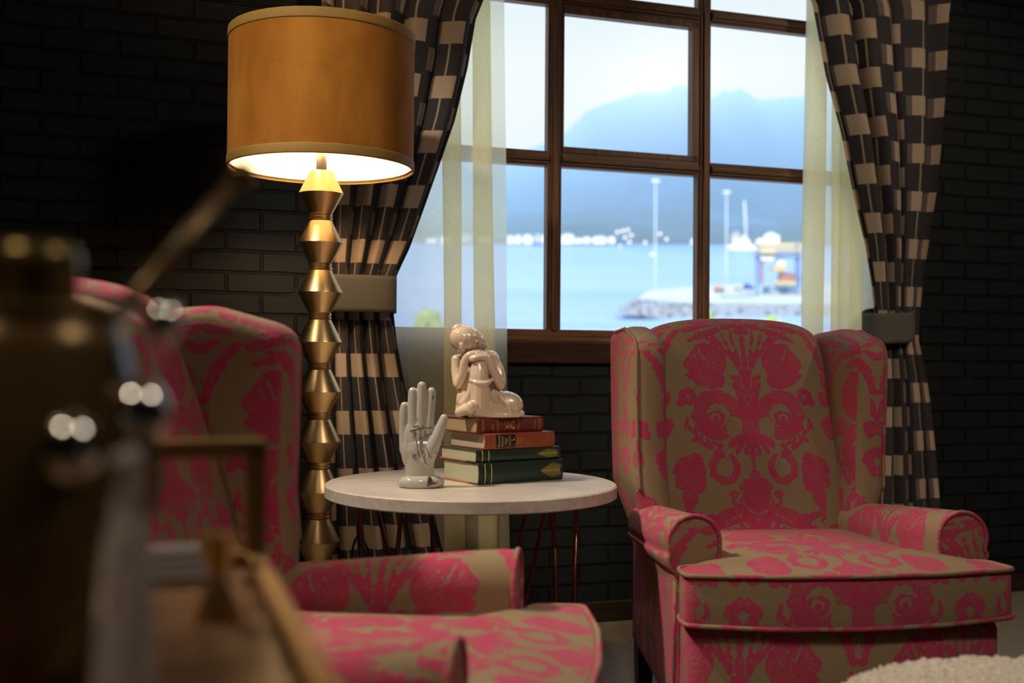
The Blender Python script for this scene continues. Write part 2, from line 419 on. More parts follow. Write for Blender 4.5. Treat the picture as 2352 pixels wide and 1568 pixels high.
def m_velvet():
    n = N('amber_velvet'); co = n.coord()
    f = n.noise(n.mapping(co, scale=(7, 7, 2.5)), 1.0, 4, .6); g = n.noise(co, 14, 4, .7)
    c = n.mix(n.smooth(f, .3, .7), (.36, .140, .018), (.58, .265, .042)); c = n.mix(n.math('MULTIPLY', n.smooth(g, .5, .75), .55), c, (.32, .11, .015))
    b = n.bsdf(c, .8, 0, n.bump(n.noise(co, 250, 3), .15, .0006), Sheen_Weight=.35, Sheen_Roughness=.35, Sheen_Tint=(1, .8, .45, 1), Specular_IOR_Level=.2)
    tl = n.node('ShaderNodeBsdfTranslucent', {0: (.75, .32, .05, 1)}).outputs[0]
    return n.done(n.mixsh(.30, b, tl))

def m_table():
    n = N('whitewashed_veneer'); co = n.coord()
    f = n.noise(n.mapping(co, rot=(0, 0, .25), scale=(7, 70, 40)), 1.0, 5, .6, .8); g = n.noise(co, 9, 4, .6, 1.5)
    c = n.mix(n.smooth(f, .25, .75), (.46, .39, .33), (.66, .59, .505)); c = n.mix(n.smooth(g, .45, .75), c, (.60, .53, .475))
    return n.done(n.bsdf(c, .30, 0, n.bump(f, .06, .0006)))

def m_pages(name, c1, c2):
    n = N(name); co = n.coord()
    f = n.noise(n.mapping(co, scale=(6, 6, 900)), 1.0, 3, .6)
    return n.done(n.bsdf(n.mix(f, c1, c2), .8, 0, n.bump(f, .3, .0005)))

def m_carpet():
    n = N('beige_carpet'); co = n.coord()
    f = n.noise(co, 150, 4, .75); g = n.noise(co, 700, 2, .8)
    c = n.mix(n.smooth(f, .35, .7), (.25, .19, .13), (.52, .43, .32)); c = n.mix(n.smooth(g, .25, .36), (.10, .06, .04), c)
    return n.done(n.bsdf(c, .95, 0, n.bump(n.math('ADD', f, g), .8, .006)))

def m_boucle():
    n = N('cream_boucle'); co = n.coord()
    v = n.node('ShaderNodeTexVoronoi', {'Vector': co, 'Scale': 240.0}).outputs[0]
    f = n.noise(co, 200, 3, .7)
    c = n.mix(n.smooth(n.math('SUBTRACT', f, n.math('MULTIPLY', v, .6)), -.1, .5), (.30, .24, .175), (.66, .58, .46))
    return n.done(n.bsdf(c, .95, 0, n.bump(n.math('SUBTRACT', f, v), .9, .004), Sheen_Weight=.2))

def m_mountain():
    n = N('forest_and_rock'); co = n.coord()
    f = n.noise(co, .02, 6, .65); g = n.noise(co, .009, 5, .7, .6)
    c = n.mix(n.smooth(f, .35, .65), (.030, .060, .060), (.085, .125, .11)); c = n.mix(n.smooth(g, .56, .66), c, (.42, .40, .38))
    return n.done(n.bsdf(c, .95, 0, None, Specular_IOR_Level=.05))
def m_water():
    n = N('sea_water'); co = n.coord()
    f = n.noise(n.mapping(co, scale=(.02, .12, 1)), 1.0, 4, .6); g = n.noise(n.mapping(co, scale=(.006, .05, 1)), 1.0, 3, .6)
    c = n.mix(n.smooth(g, .35, .65), (.185, .30, .52), (.29, .385, .60))
    return n.done(n.bsdf(c, .35, 0, n.bump(f, .25, .4), Specular_IOR_Level=.4))
def m_rock():
    n = N('riprap_stone'); co = n.coord()
    v = n.node('ShaderNodeTexVoronoi', {'Vector': co, 'Scale': .55})
    c = n.mix(n.noise(co, .8, 4, .7), (.12, .125, .13), (.44, .44, .45)); c = n.mix(n.smooth(v.outputs[0], .55, .9), c, (.06, .06, .06))
    return n.done(n.bsdf(c, .9, 0, n.bump(v.outputs[0], 1, 1.0)))

M = {}
M['brick'] = m_brick(); M['glass'] = m_glass_pane(); M['crystal'] = m_clear_glass(); M['damask'] = m_damask(); M['curtain'] = m_curtain()
M['sheer'] = m_sheer(); M['brass'] = m_brass('brushed_brass', (.74, .51, .24), .33); M['velvet'] = m_velvet(); M['table'] = m_table()
M['carpet'] = m_carpet(); M['boucle'] = m_boucle(); M['mount'] = m_mountain(); M['water'] = m_water(); M['rock'] = m_rock()
M['wood'] = m_wood('stained_window_wood', (.085, .036, .014), (.21, .098, .040), .42, 0)
M['woodv'] = m_wood('stained_window_wood_upright', (.085, .036, .014), (.21, .098, .040), .42, 2)
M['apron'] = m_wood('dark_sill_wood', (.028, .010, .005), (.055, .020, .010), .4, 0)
M['black'] = plain('black_lacquer', (.010, .009, .009), .35)
M['tie'] = plain('grey_linen_band', (.105, .093, .078), .85, 0, .12, 300, .3, .0006)
M['lining'] = plain('white_shade_lining', (.86, .80, .68), .7, 0, .03)
M['trim'] = plain('olive_gold_trim', (.30, .175, .035), .7, 0, .15, 60)
M['copper'] = plain('dark_copper', (.25, .10, .05), .25, 1.0, .15, 30)
M['white_china'] = plain('white_glazed_china', (.46, .435, .37), .09, 0, .04, 12, Coat_Weight=.6, Coat_Roughness=.05)
M['cream_china'] = plain('cream_glazed_china', (.72, .55, .40), .12, 0, .05, 25, Coat_Weight=.6, Coat_Roughness=.06, Subsurface_Weight=.0)
M['ink'] = plain('dark_ink', (.035, .028, .03), .5)
M['rust'] = plain('rust_red_mark', (.20, .055, .03), .6)
M['gold'] = plain('gold_foil', (.72, .44, .09), .40, .35, .12, 200)
M['olivegold'] = plain('old_gold_foil', (.74, .57, .12), .45, .15, .2, 300)
M['red'] = plain('crimson_cloth', (.155, .022, .018), .55, 0, .15, 400, .2, .0004)
M['orange'] = plain('russet_cloth', (.27, .060, .020), .55, 0, .12, 400, .2, .0004)
M['green'] = plain('dark_green_leather', (.014, .032, .020), .38, 0, .25, 200, .25, .0005)
M['labelblack'] = plain('black_title_label', (.012, .010, .009), .45)
M['rededge'] = plain('orange_red_board', (.42, .10, .04), .6)
M['pages_dark'] = m_pages('aged_pages', (.30, .21, .10), (.46, .34, .18)); M['pages'] = m_pages('cream_pages', (.42, .34, .23), (.60, .50, .36)); M['pages_green'] = m_pages('greenish_pages', (.34, .34, .22), (.50, .50, .34))
M['cartbrass'] = m_brass('satin_gold_tube', (.36, .215, .075), .40); M['urn'] = plain('aged_bronze_brass', (.155, .090, .028), .30, .55, .25, 18)
M['foil'] = plain('dull_gold_foil', (.20, .135, .04), .32, .8, .2, 30)
M['silver'] = plain('polished_silver', (.80, .78, .72), .12, 1.0, .05)
M['tray'] = m_wood('walnut_tray', (.10, .045, .018), (.19, .095, .040), .3, 0)
M['linen'] = plain('white_linen', (.36, .32, .31), .85, 0, .05, 80)
M['plaster'] = plain('dark_plaster', (.05, .047, .045), .9); M['ceil'] = plain('dark_ceiling', (.10, .095, .09), .9)
M['base'] = m_wood('dark_baseboard', (.020, .011, .007), (.038, .020, .012), .45, 0)
M['cable'] = plain('black_rubber', (.012, .012, .012), .5)
M['concrete'] = plain('pale_concrete', (.44, .44, .44), .9, 0, .15, .3); M['steel'] = plain('blue_grey_steel', (.16, .23, .36), .6, 0, .15, 1)
M['yellow'] = plain('yellow_paint', (.60, .46, .22), .6, 0, .15, 1); M['whitepaint'] = plain('white_paint', (.85, .85, .85), .6, 0, .08, .5)
M['orangepaint'] = plain('orange_paint', (.58, .26, .15), .6, 0, .2, 1); M['bluepaint'] = plain('navy_paint', (.05, .12, .34), .6, 0, .2, 1); M['lightblue'] = plain('pale_blue_paint', (.42, .62, .85), .6, 0, .08, 1)
M['redpaint'] = plain('brick_red_paint', (.38, .18, .16), .6, 0, .15, 1); M['foliage'] = plain('yellow_green_leaves', (.30, .42, .12), .9, 0, .35, 2)
n = N('lamp_bulb_glow'); M['bulb'] = n.done(n.node('ShaderNodeEmission', {0: (1.0, .70, .38, 1), 1: 105.0}).outputs[0])
n = N('floodlight_glow'); M['flood'] = n.done(n.node('ShaderNodeEmission', {0: (1.0, .97, .94, 1), 1: 2.2}).outputs[0])  # emission imitating sun glints, not a lamp

# ================================================================== THE ROOM
XL, XR, YB, ZC = -2.3, 4.7, -5.6, 2.95          # room in wall coordinates (x along the window wall, -y into the room)
xw0, zb = wall_pt(862, 764, 0); zb = wall_pt(1272, 778)[1]
xml, _ = wall_pt(1276, 400); xmr, _ = wall_pt(1620, 400); xw1, _ = wall_pt(2006, 500)
zr1 = wall_pt(1280, 364)[1]; zr2 = wall_pt(1640, 36)[1]; row = zr2-zr1
zt = zr2+row
ZB0 = zb-.0
def struct(o, label, cat): return tag(o, label, cat, None, 'structure')
m = MB()
m.box(XL-.2, xw0-.03, 0, .2, 0, ZC); m.box(xw1+.03, XR+.2, 0, .2, 0, ZC)
m.box(xw0-.03, xw1+.03, 0, .2, 0, ZB0-.02); m.box(xw0-.03, xw1+.03, 0, .2, zt+.03, ZC)
struct(m.build('wall_front', M['brick'], None, WALL_M, False), 'black painted brick wall around the window', 'wall')
m = MB().box(XL-.2, XL, YB, 0, 0, ZC); struct(m.build('wall_left', M['brick'], None, WALL_M, False), 'black painted brick wall at the left end of the room', 'wall')
m = MB().box(XR, XR+.2, YB, 0, 0, ZC); struct(m.build('wall_right', M['plaster'], None, WALL_M, False), 'dark plain wall at the right end of the room', 'wall')
m = MB().box(XL-.2, XR+.2, YB-.2, YB, 0, ZC); struct(m.build('wall_back', M['plaster'], None, WALL_M, False), 'dark plain wall behind the seating', 'wall')
m = MB().box(XL-.2, XR+.2, YB-.2, .2, -.15, 0); struct(m.build('floor', M['carpet'], None, WALL_M, False), 'short pile beige carpeted floor', 'floor')
m = MB().box(XL-.2, XR+.2, YB-.2, .2, ZC, ZC+.2); struct(m.build('ceiling', M['ceil'], None, WALL_M, False), 'dark painted ceiling', 'ceiling')
m = MB().box(XL, XR, -.016, 0, 0, .075); struct(m.build('baseboard_front', M['base'], None, WALL_M, False, .004), 'low dark wooden baseboard under the brick wall', 'baseboard')

win = struct(empty('window_1', WALL_M @ Matrix.Translation((0, 0, 0))), 'dark stained wooden window of nine panes looking over the water', 'window')
FW = .054
def member_v(x, z0, z1, wd=FW):
    mb = MB(); h = wd/2; s = .0165
    mb.prism([(x-h, .045), (x-h, .012), (x-h*.72, .012), (x-h*.66, .004), (x-s*.6, .004), (x-s*.5, -.008), (x+s*.5, -.008), (x+s*.6, .004), (x+h*.66, .004), (x+h*.72, .012), (x+h, .012), (x+h, .045)], z0, z1, 'z')
    return mb
def member_h(z, x0, x1, wd=FW):
    mb = MB(); h = wd/2; s = .0165
    mb.prism([(.045, z-h), (.012, z-h), (.012, z-h*.72), (.004, z-h*.66), (.004, z-s*.6), (-.006, z-s*.5), (-.006, z+s*.5), (.004, z+s*.6), (.004, z+h*.66), (.012, z+h*.72), (.012, z+h), (.045, z+h)], x0, x1, 'x')
    return mb
fr = MB()
fr.box(xw0-.03, xw0+.02, -.004, .11, ZB0-.02, zt+.03); fr.box(xw1-.02, xw1+.03, -.004, .11, ZB0-.02, zt+.03); fr.box(xw0-.03, xw1+.03, -.004, .11, zt-.02, zt+.03)
fr.build('window_frame', M['woodv'], win, smooth=False, bevel=.002)
br = MB(); br.box(xw0-.03, xw1+.03, .0, .11, ZB0-.005, ZB0+.034); br.box(xw0-.03, xw1+.03, -.014, .02, ZB0-.012, ZB0+.004)
br.build('bottom_rail', M['wood'], win, smooth=False, bevel=.003)
za = wall_pt(1300, 834, .02)[1]
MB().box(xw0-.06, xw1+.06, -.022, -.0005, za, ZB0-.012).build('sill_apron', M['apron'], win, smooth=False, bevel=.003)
for xv in (xml, xmr): member_v(xv, ZB0+.03, zt-.02).build('mullion', M['woodv'], win, smooth=False)
for zv in (zr1, zr2):
    for a, b in ((xw0+.02, xml-FW/2), (xml+FW/2, xmr-FW/2), (xmr+FW/2, xw1-.02)): member_h(zv, a, b).build('glazing_bar', M['wood'], win, smooth=False)
sash = MB(); a, b, c_, d_ = xml+FW/2, xmr-FW/2, zr1+FW/2, zr2-FW/2; q = .020
sash.box(a, a+q*.35, .008, .042, c_, d_); sash.box(b-q*1.3, b, .008, .042, c_, d_); sash.box(a, b, .008, .042, c_, c_+q); sash.box(a, b, .008, .042, d_-q*1.3, d_)
sash.build('opening_sash', M['woodv'], win, smooth=False)
cx = [xw0+.02, xml, xmr, xw1-.02]; cz = [ZB0+.034, zr1, zr2, zt-.02]
for i in range(3):
    for j in range(3):
        MB().box(cx[i]+.01, cx[i+1]-.01, .030, .034, cz[j]+.008, cz[j+1]-.008).build('pane', M['glass'], win, smooth=False)

# ================================================================== CURTAINS
def drape(name, mat, tab, nf, Wf, t0, amp, label, cat, group=None, ns=420, nz=150, ph=0., u0=0., sq=1.15):
    """tab rows: (z, x_left, x_right, depth amplitude factor)"""
    z0, z1 = min(r[0] for r in tab), max(r[0] for r in tab)
    def fn(a, b):
        z = z0+(z1-z0)*b
        xl, xr, k = lerp_table(tab, z)
        wob = .35*sin(2.1*z+ph)
        phs = 2*pi*nf*a+ph+wob*sin(pi*a)
        s = a + sq/(2*pi*nf)*sin(phs) + .014*sin(7*a+z)*k
        yy = -(t0 + amp*k*(cos(phs)+.22*cos(2.3*phs+1.3*z+ph)+.12*sin(.6*phs)))
        edge = min(1, a*14, (1-a)*14)
        return (xl+(xr-xl)*(min(1, max(0, s))*edge+a*(1-edge)), yy, z, u0+Wf*a, z)
    mb = MB().grid(ns, nz, fn)
    o = mb.build(name, mat, None, WALL_M)
    return tag(o, label, cat, group)
def rows(px_rows, t):
    out = []
    for y, l, r, k in px_rows:
        xl, z = wall_pt(l, y, t); xr, _ = wall_pt(r, y, t); out.append((z, xl, xr, k))
    return out
LT = .15
L = rows([(0, 735, 1097, 1), (120, 738, 1078, 1), (250, 741, 1048, 1), (360, 744, 1012, .95), (460, 746, 978, .9), (560, 748, 943, .75), (630, 752, 911, .5), (672, 753, 908, .42), (715, 753, 905, .5), (780, 753, 912, .65), (880, 752, 930, .8), (1000, 752, 955, .9), (1130, 752, 985, 1), (1260, 752, 1014, 1), (1380, 752, 1040, 1)], LT)
d0 = L[0]; L = [(2.42, d0[1]-.0, d0[2]+.13, 1)]+L+[(.012, L[-1][1], L[-1][2]+.03, 1)]
drape('curtain', M['curtain'], L, 4.6, .90, LT, .036, 'block print curtain with a grey tieback hanging behind the floor lamp', 'curtain', 'tied back curtains', ph=.6)
RT = .15
R = rows([(0, 1873, 2162, 1), (170, 1905, 2156, 1), (300, 1940, 2148, 1), (430, 1965, 2138, .9), (560, 1993, 2122, .7), (650, 2006, 2112, .5), (740, 2014, 2106, .42), (782, 2020, 2104, .5), (860, 2018, 2120, .65), (960, 2012, 2132, .8), (1080, 2004, 2142, .9), (1200, 1995, 2150, 1)], RT)
d0 = R[0]; R = [(2.42, d0[1]-.14, d0[2]+.02, 1)]+R+[(.012, R[-1][1]-.05, R[-1][2]+.03, 1)]
drape('curtain', M['curtain'], R, 3.6, .82, RT, .036, 'block print curtain with a grey tieback behind the wing chair under the window', 'curtain', 'tied back curtains', ph=2.2, u0=.03)
def tieback(xa, xb, zc, hh, t, dep, label, sag=.0, skew=0.):
    xc, rx = (xa+xb)/2, (xb-xa)/2
    def fn(a, b):
        an = 2*pi*a; x = xc+rx*(abs(cos(an))**.55)*(1 if cos(an) > 0 else -1); y = -t+dep*(abs(sin(an))**.7)*(1 if sin(an) > 0 else -1)
        z = zc+hh*(b-.5)+skew*cos(an)-sag*(1-cos(an)**2)*(1 if sin(an) < 0 else -1)
        return (x, y, z)
    o = MB().grid(72, 9, fn, cu=True).build('curtain_tieback', M['tie'], None, WALL_M)
    sd = o.modifiers.new('thickness', 'SOLIDIFY'); sd.thickness = .004; sd.offset = 1
    return tag(o, label, 'tieback', 'curtain tiebacks')
xa, zk = wall_pt(750, 672, .2); xb, _ = wall_pt(911, 672, .2); hz = wall_pt(830, 630, .2)[1]-wall_pt(830, 715, .2)[1]
tieback(xa-.005, xb+.004, zk, hz, LT, .062, 'wide grey cloth tieback round the curtain behind the floor lamp')
xa, zk = wall_pt(2012, 745, .2); xb, _ = wall_pt(2107, 738, .2); hz = wall_pt(2050, 712, .2)[1]-wall_pt(2050, 781, .2)[1]
tieback(xa-.003, xb+.003, zk, hz, RT, .058, 'wide grey cloth tieback round the curtain behind the wing chair', .012, .012)

def sheer(pxs, t, z0, z1, label, drift, amp=.012, nz=60):
    """pxs: (pixel x at mid height, depth offset) of the fold line; folds double back on themselves"""
    xs = [(wall_pt(p, 560, t)[0], q) for p, q in pxs]
    n_ = 26*(len(xs)-1)+1
    pts = catmull(xs, n_)
    L_ = [0]
    for p, q in zip(pts, pts[1:]): L_.append(L_[-1]+sqrt((p[0]-q[0])**2+(p[1]-q[1])**2))
    def fn(a, b):
        k = a*(n_-1); i = min(int(k), n_-2); f = k-i
        x = pts[i][0]*(1-f)+pts[i+1][0]*f; dy = pts[i][1]*(1-f)+pts[i+1][1]*f
        z = z0+(z1-z0)*b
        x += drift*(z-1.2)+.006*sin(3*z+9*a)*(1-b)
        return (x, -(t+dy)+amp*.4*sin(24*a+2*z), z, L_[i]*(1-f)+L_[i+1]*f, z)
    o = MB().grid(n_*2, nz, fn).build('sheer_curtain', M['sheer'], None, WALL_M)
    return tag(o, label, 'curtain', 'sheer curtains')
sheer([(850, 0), (930, .006), (985, .0), (1058, .012), (1040, .022), (1016, .012), (1042, -.004), (1100, .01), (1131, .014), (1118, .026), (1089, .012), (1110, -.006), (1140, .004), (1166, .0)], .055, .012, 2.42,
      'sheer cream curtain falling behind the china hand and figurine', -.02)
sheer([(2035, 0), (1960, .008), (1925, .0), (1958, .02), (1975, .022), (1940, .03), (1902, .014), (1930, -.004), (1905, -.006), (1888, .006), (1850, .010), (1838, .016), (1848, .028), (1885, .02), (1872, .0), (1850, -.006)], .055, .012, 2.42,
      'sheer cream curtain falling behind the top of the wing chair', .012)

# ================================================================== WING CHAIRS
def rounded(pts, rads, seg=8):
    out = []; n_ = len(pts)
    for i, p in enumerate(pts):
        r = rads[i] if isinstance(rads, (list, tuple)) else rads
        a, b = Vector(pts[i-1]), Vector(pts[(i+1) % n_]); p = Vector(p)
        if r <= 0: out.append(tuple(p)); continue
        u, v = (a-p).normalized(), (b-p).normalized(); half = u.angle(v)/2; d = min(r/tan(half), (a-p).length*.49, (b-p).length*.49)
        p0, p1 = p+u*d, p+v*d
        for k in range(seg+1):
            t = k/seg; out.append(tuple(p0*(1-t)**2+p*2*t*(1-t)+p1*t*t))
    return out
def resample(pts, step, closed=True):
    pts = [Vector(p) for p in pts]; q = pts+[pts[0]] if closed else pts; out = []
    L_ = [0]
    for a, b in zip(q, q[1:]): L_.append(L_[-1]+(b-a).length)
    n_ = max(8, int(L_[-1]/step)); j = 0
    for k in range(n_ if closed else n_+1):
        s = L_[-1]*k/n_
        while j < len(q)-2 and L_[j+1] < s: j += 1
        f = (s-L_[j])/max(1e-9, L_[j+1]-L_[j]); out.append(q[j].lerp(q[j+1], f))
    return out
def pad(outline, h0, h1, P, edge=.02, dome0=0., dome1=.0, rings=5):
    """a padded slab between h0 and h1 over a closed outline; P(a, b, h) places it"""
    mb = MB(); o = [Vector(p) for p in outline]; n_ = len(o); c = sum(o, Vector((0, 0)))/n_
    nr = []
    for i in range(n_):
        t = (o[(i+1) % n_]-o[i-1]).normalized(); nr.append(Vector((-t.y, t.x)))
    area = sum(o[i].x*o[(i+1) % n_].y-o[(i+1) % n_].x*o[i].y for i in range(n_))
    sg = 1 if area > 0 else -1
    prof = []
    inner = [.0, .25, .5, .72, .88]
    for k in inner: prof.append((None, k, h0-dome0*(1-k**2.2)))
    for k in range(rings+1):
        a = pi/2*k/rings; prof.append((edge*(1-sin(a)), None, h0+edge*(1-cos(a))))
    for k in range(rings+1):
        a = pi/2*k/rings; prof.append((edge*(1-cos(a)), None, h1-edge+edge*sin(a)))
    for k in reversed(inner): prof.append((None, k, h1+dome1*(1-k**2.2)))
    def fn(a, b):
        j = round(b*(len(prof)-1)); i = round(a*n_) % n_
        ins, k, h = prof[j]
        base = o[i]+nr[i]*sg*edge
        p = o[i]+nr[i]*sg*ins if k is None else c+(base-c)*max(k, .001)
        return P(p.x, p.y, h)
    mb.grid(n_, len(prof), fn, cu=True)
    return mb

def make_chair(M0, label):
    root = tag(empty('wing_chair', M0), label, 'armchair', 'damask wing chairs')
    dm = M['damask']
    # back cushion
    prof = catmull([(.19, .44), (.212, .52), (.245, .64), (.283, .78), (.322, .91), (.348, .990), (.368, 1.036), (.402, 1.062), (.44, 1.050), (.462, 1.005), (.455, .85), (.440, .55), (.425, .30), (.415, .175)], 90)
    Ls = [0]
    for a, b in zip(prof, prof[1:]): Ls.append(Ls[-1]+sqrt((a[0]-b[0])**2+(a[1]-b[1])**2))
    def fb(a, b):
        j = round(b*89); x = -1+2*a; y, z = prof[j]
        k = max(0, 1-abs(x)**3); front = 1 if j < 52 else 0
        topk = exp(-((j-46)/16)**2)
        z2 = z-.030*abs(x)**2.6*min(1, max(0, (z-.7)/.3)); y2 = y-.030*k*front*min(1, (52-j)/10) if front else y
        y2 += .02*abs(x)**6*topk; z2 -= .02*abs(x)**8*topk
        xx = x*(.256 if j < 56 else .256+.05*min(1, (j-56)/8)-.05*max(0, min(1, (.62-z)/.3)))
        return (xx, y2, z2, x*.262, Ls[j]-.02)
    o = MB().grid(61, 90, fb).build('backrest', dm, root)
    # wings
    for s in (-1, 1):
        ol = resample(rounded([(.135, .52), (.155, .70), (.150, .995), (.30, 1.035), (.475, 1.025), (.47, .80), (.44, .47), (.20, .47)], [.02, .2, .06, .08, .03, .1, .03, .03]), .012)
        def P(a, b, h, s=s):
            fl = .036*max(0, (.36-a))*max(0, min(1, (b-.5)/.3))
            tk = max(0, min(1, (.615-b)/.13)); return (s*(h+fl+.012*(b-.75)-.045*tk*(1 if h > .29 else .3)), a, b)
        w_ = pad(ol, .247, .337, P, .034, .010, .004).build('wing', dm, root); box_uv(w_, (.0 if s < 0 else -.06, -.36))
        oc = Vector((.30, .74)); run = sorted([p for p in ol if (p.x < .26 and p.y > .60) or (p.y > .99 and p.x < .44)], key=lambda p: atan2(p.y-.74, -(p.x-.30)))
        pts = [P(oc.x+(p.x-oc.x)*.955, oc.y+(p.y-oc.y)*.978, .3275) for p in run]
        wp_ = MB().tube(pts, .0048, 6).build('wing_piping', dm, root); box_uv(wp_, (.05, .1))
        # rolled arm
        sec = [(.256, .43), (.256, .53)]+[(.313-.058*cos(t*pi/12), .548+.058*sin(t*pi/12)) for t in range(0, 15)]
        sec += [(.374, .515), (.366, .490), (.350, .474), (.340, .43)]
        sec = resample(sec, .009, False); Sl = [0]
        for a, b in zip(sec, sec[1:]): Sl.append(Sl[-1]+(b-a).length)
        ns_ = len(sec)
        def fa(a, b, s=s):
            i = round(a*(ns_-1)); p = sec[i]; y = -.245+.50*b
            bulge = .006*sin(pi*min(1, b*1.2)); dz = -.035*max(0, min(1, (y+.22)/.42))
            zz = p.y+dz*max(0, min(1, (p.y-.46)/.08))
            return (s*(.313+(p.x-.313)*(1+bulge*4)-.036*max(0, y+.15)/.40), y, zz, y+.02, Sl[i]+.375)
        MB().grid(ns_, 40, fa).build('arm', dm, root)
        fo = resample([(p.x, p.y) for p in sec]+[(.335, .40), (.315, .30), (.262, .30)], .008)
        ff = pad([(p.x, p.y) for p in fo], -.252, -.240, lambda a, b, h, s=s: (s*a, h, b), .006, .004, 0, 3).build('arm_front', dm, root); box_uv(ff, (.13, .03))
        box_uv(MB().tube([(s*p.x, -.252, p.y) for p in fo if p.y > .33], .0050, 6).build('arm_piping', dm, root), (.16, .1))
        # side panel down to the legs
        sp_ = pad(resample(rounded([(-.245, .168), (-.245, .50), (.42, .50), (.435, .168)], .012, 4), .014), .318, .352, lambda a, b, h, s=s: (s*(h-.075*max(0, a+.24)/.66), a, b), .010, 0, .008, 3).build('side_panel', dm, root); box_uv(sp_, (.2, .1))
        box_uv(MB().tube([(s*.351, -.236, .18), (s*.354, -.238, .32), (s*.351, -.238, .46)], .0042, 6).build('side_piping', dm, root), (.1, .1))
        for y0, dy in ((-.325, -.01), (.385, .03)):
            lg = MB(); t_, b_ = .026, .017
            lx_ = .305 if y0 < 0 else .250
            vs = [(s*lx_+i*k, y0+j*k+dyy, z) for z, k, dyy in ((.175, t_, 0), (.0, b_, dy)) for i, j in ((-1, -1), (1, -1), (1, 1), (-1, 1))]
            lg.add(vs, [(0, 1, 2, 3), (7, 6, 5, 4)]+[(i, (i+1) % 4, (i+1) % 4+4, i+4) for i in range(4)])
            lg.build('leg', M['black'], root, smooth=False, bevel=.002)
    # seat base with the bowed front
    sb = resample(rounded([(-.352, -.335), (-.20, -.372), (0, -.382), (.20, -.372), (.352, -.335), (.275, .36), (-.275, .36)], [.03, .1, .1, .1, .03, .02, .02], 6), .014)
    o = pad([(p.x, p.y) for p in sb], .165, .392, lambda a, b, h: (a, b - (.012*sin(pi*(h-.165)/.227) if b < -.2 else 0), h), .030, 0, .0, 5).build('seat_base', dm, root); box_uv(o, (.25, .19))
    # T cushion
    tc_ = rounded([(-.367, -.365), (-.19, -.398), (0, -.408), (.19, -.398), (.367, -.365), (.356, -.272), (.256, -.262), (.252, .20), (-.252, .20), (-.256, -.262), (-.356, -.272)], [.022, .12, .12, .12, .022, .03, .03, .02, .02, .03, .03], 6)
    ol = resample(tc_, .011)
    top = [(p.x, p.y) for p in ol]
    def PC(a, b, h):
        hh = h
        if h > .45: hh += .006*(1-(a/.36)**2)*(1 if b < -.2 else .6)-.010*max(0, min(1, (-.30-b)/.1))*0
        dr = .010*(1-(a/.36)**2)*max(0, min(1, (-b-.25)/.12))
        return (a, b, hh-dr*.6)
    cu = pad(top, .393, .500, PC, .010, 0, .022, 3).build('seat_cushion', dm, root); box_uv(cu, (0, -.095))
    for hz_ in (.498, .396):
        box_uv(MB().tube([PC(a*1.004, b*1.004, hz_) for a, b in top], .0055, 6, closed=True).build('cushion_piping', dm, cu), (.07, .27))
    return root
chair = make_chair(T(.675, 2.668, 0, radians(8)), 'pink and beige damask wing chair under the window, to the right of the round table')
c2 = copy_tree(chair); c2.matrix_world = T(-.275, 1.649, 0, radians(83))
c2['label'] = 'pink and beige damask wing chair turned sideways, hiding the foot of the floor lamp'

# ================================================================== FLOOR LAMP
LX, LY = (734-1176)/F_PX*3.0, 3.0
lamp = tag(empty('floor_lamp', T(LX, LY)), 'tall brass floor lamp of stacked cones with amber drum shade', 'floor lamp')
MB().lathe([(.135, 0), (.137, .006), (.135, .014), (.12, .02), (.05, .026), (.034, .034)], 64).build('base', M['brass'], lamp, sharp_deg=30)
pitch = .1365; zt_ = 1.4585
for k in range(11):
    z1 = zt_-k*pitch; z0 = z1-pitch
    if z0 < .0: z0 = .03
    rn = .0318
    pr = [(rn-.003, z0), (rn, z0+.0015), (rn, z0+.006), (rn-.0022, z0+.0075), (rn-.0022, z0+.0095), (rn, z0+.011), (rn, z0+.016), (rn-.0022, z0+.0175), (rn-.0006, z0+.0185), (.0590, z0+.5*pitch+.002), (.0612, z0+.5*pitch+.0055), (.0604, z0+.5*pitch+.0085), (rn, z1-.002), (rn-.003, z1)]
    if z1-z0 < pitch*.8: pr = [(rn, z0), (rn, z1)]
    MB().lathe(pr, 64, cap=True).build('stem_segment', M['brass'], lamp, sharp_deg=25)
SR, SZ0, SZ1 = .2535, 1.4625, 1.835
MB().lathe([(SR, SZ0+.024), (SR, SZ1-.024)], 96, cap=False).build('lamp_shade', M['velvet'], lamp)
MB().lathe([(SR-.004, SZ0+.011), (SR-.004, SZ1-.002)], 96, cap=False).build('shade_lining', M['lining'], lamp)
for z0, z1 in ((SZ0, SZ0+.026), (SZ1-.026, SZ1)):
    MB().lathe([(SR-.003, z0), (SR+.0016, z0), (SR+.0022, z0+.003), (SR+.0022, z1-.003), (SR+.0016, z1), (SR-.003, z1)], 96, cap=False).build('shade_trim', M['trim'], lamp)
MB().tube([((SR-.008)*cos(2*pi*k/96), (SR-.008)*sin(2*pi*k/96), SZ0+.010) for k in range(96)], .0020, 6, closed=True).build('shade_ring', M['lining'], lamp)
sp_ = MB()
for k in range(3):
    a = 2*pi*k/3+.5; sp_.tube([(.012*cos(a), .012*sin(a), SZ1-.05), (.1*cos(a), .1*sin(a), SZ1-.03), ((SR-.005)*cos(a), (SR-.005)*sin(a), SZ1-.012)], .002, 6)
sp_.lathe([(.002, SZ1-.06), (.014, SZ1-.058), (.014, SZ1-.04), (.002, SZ1-.038)], 20)
sp_.build('shade_spider', M['cartbrass'], lamp)
MB().lathe([(.0145, 1.456), (.0145, 1.545), (.013, 1.55)], 32).build('bulb_socket', M['lining'], lamp)
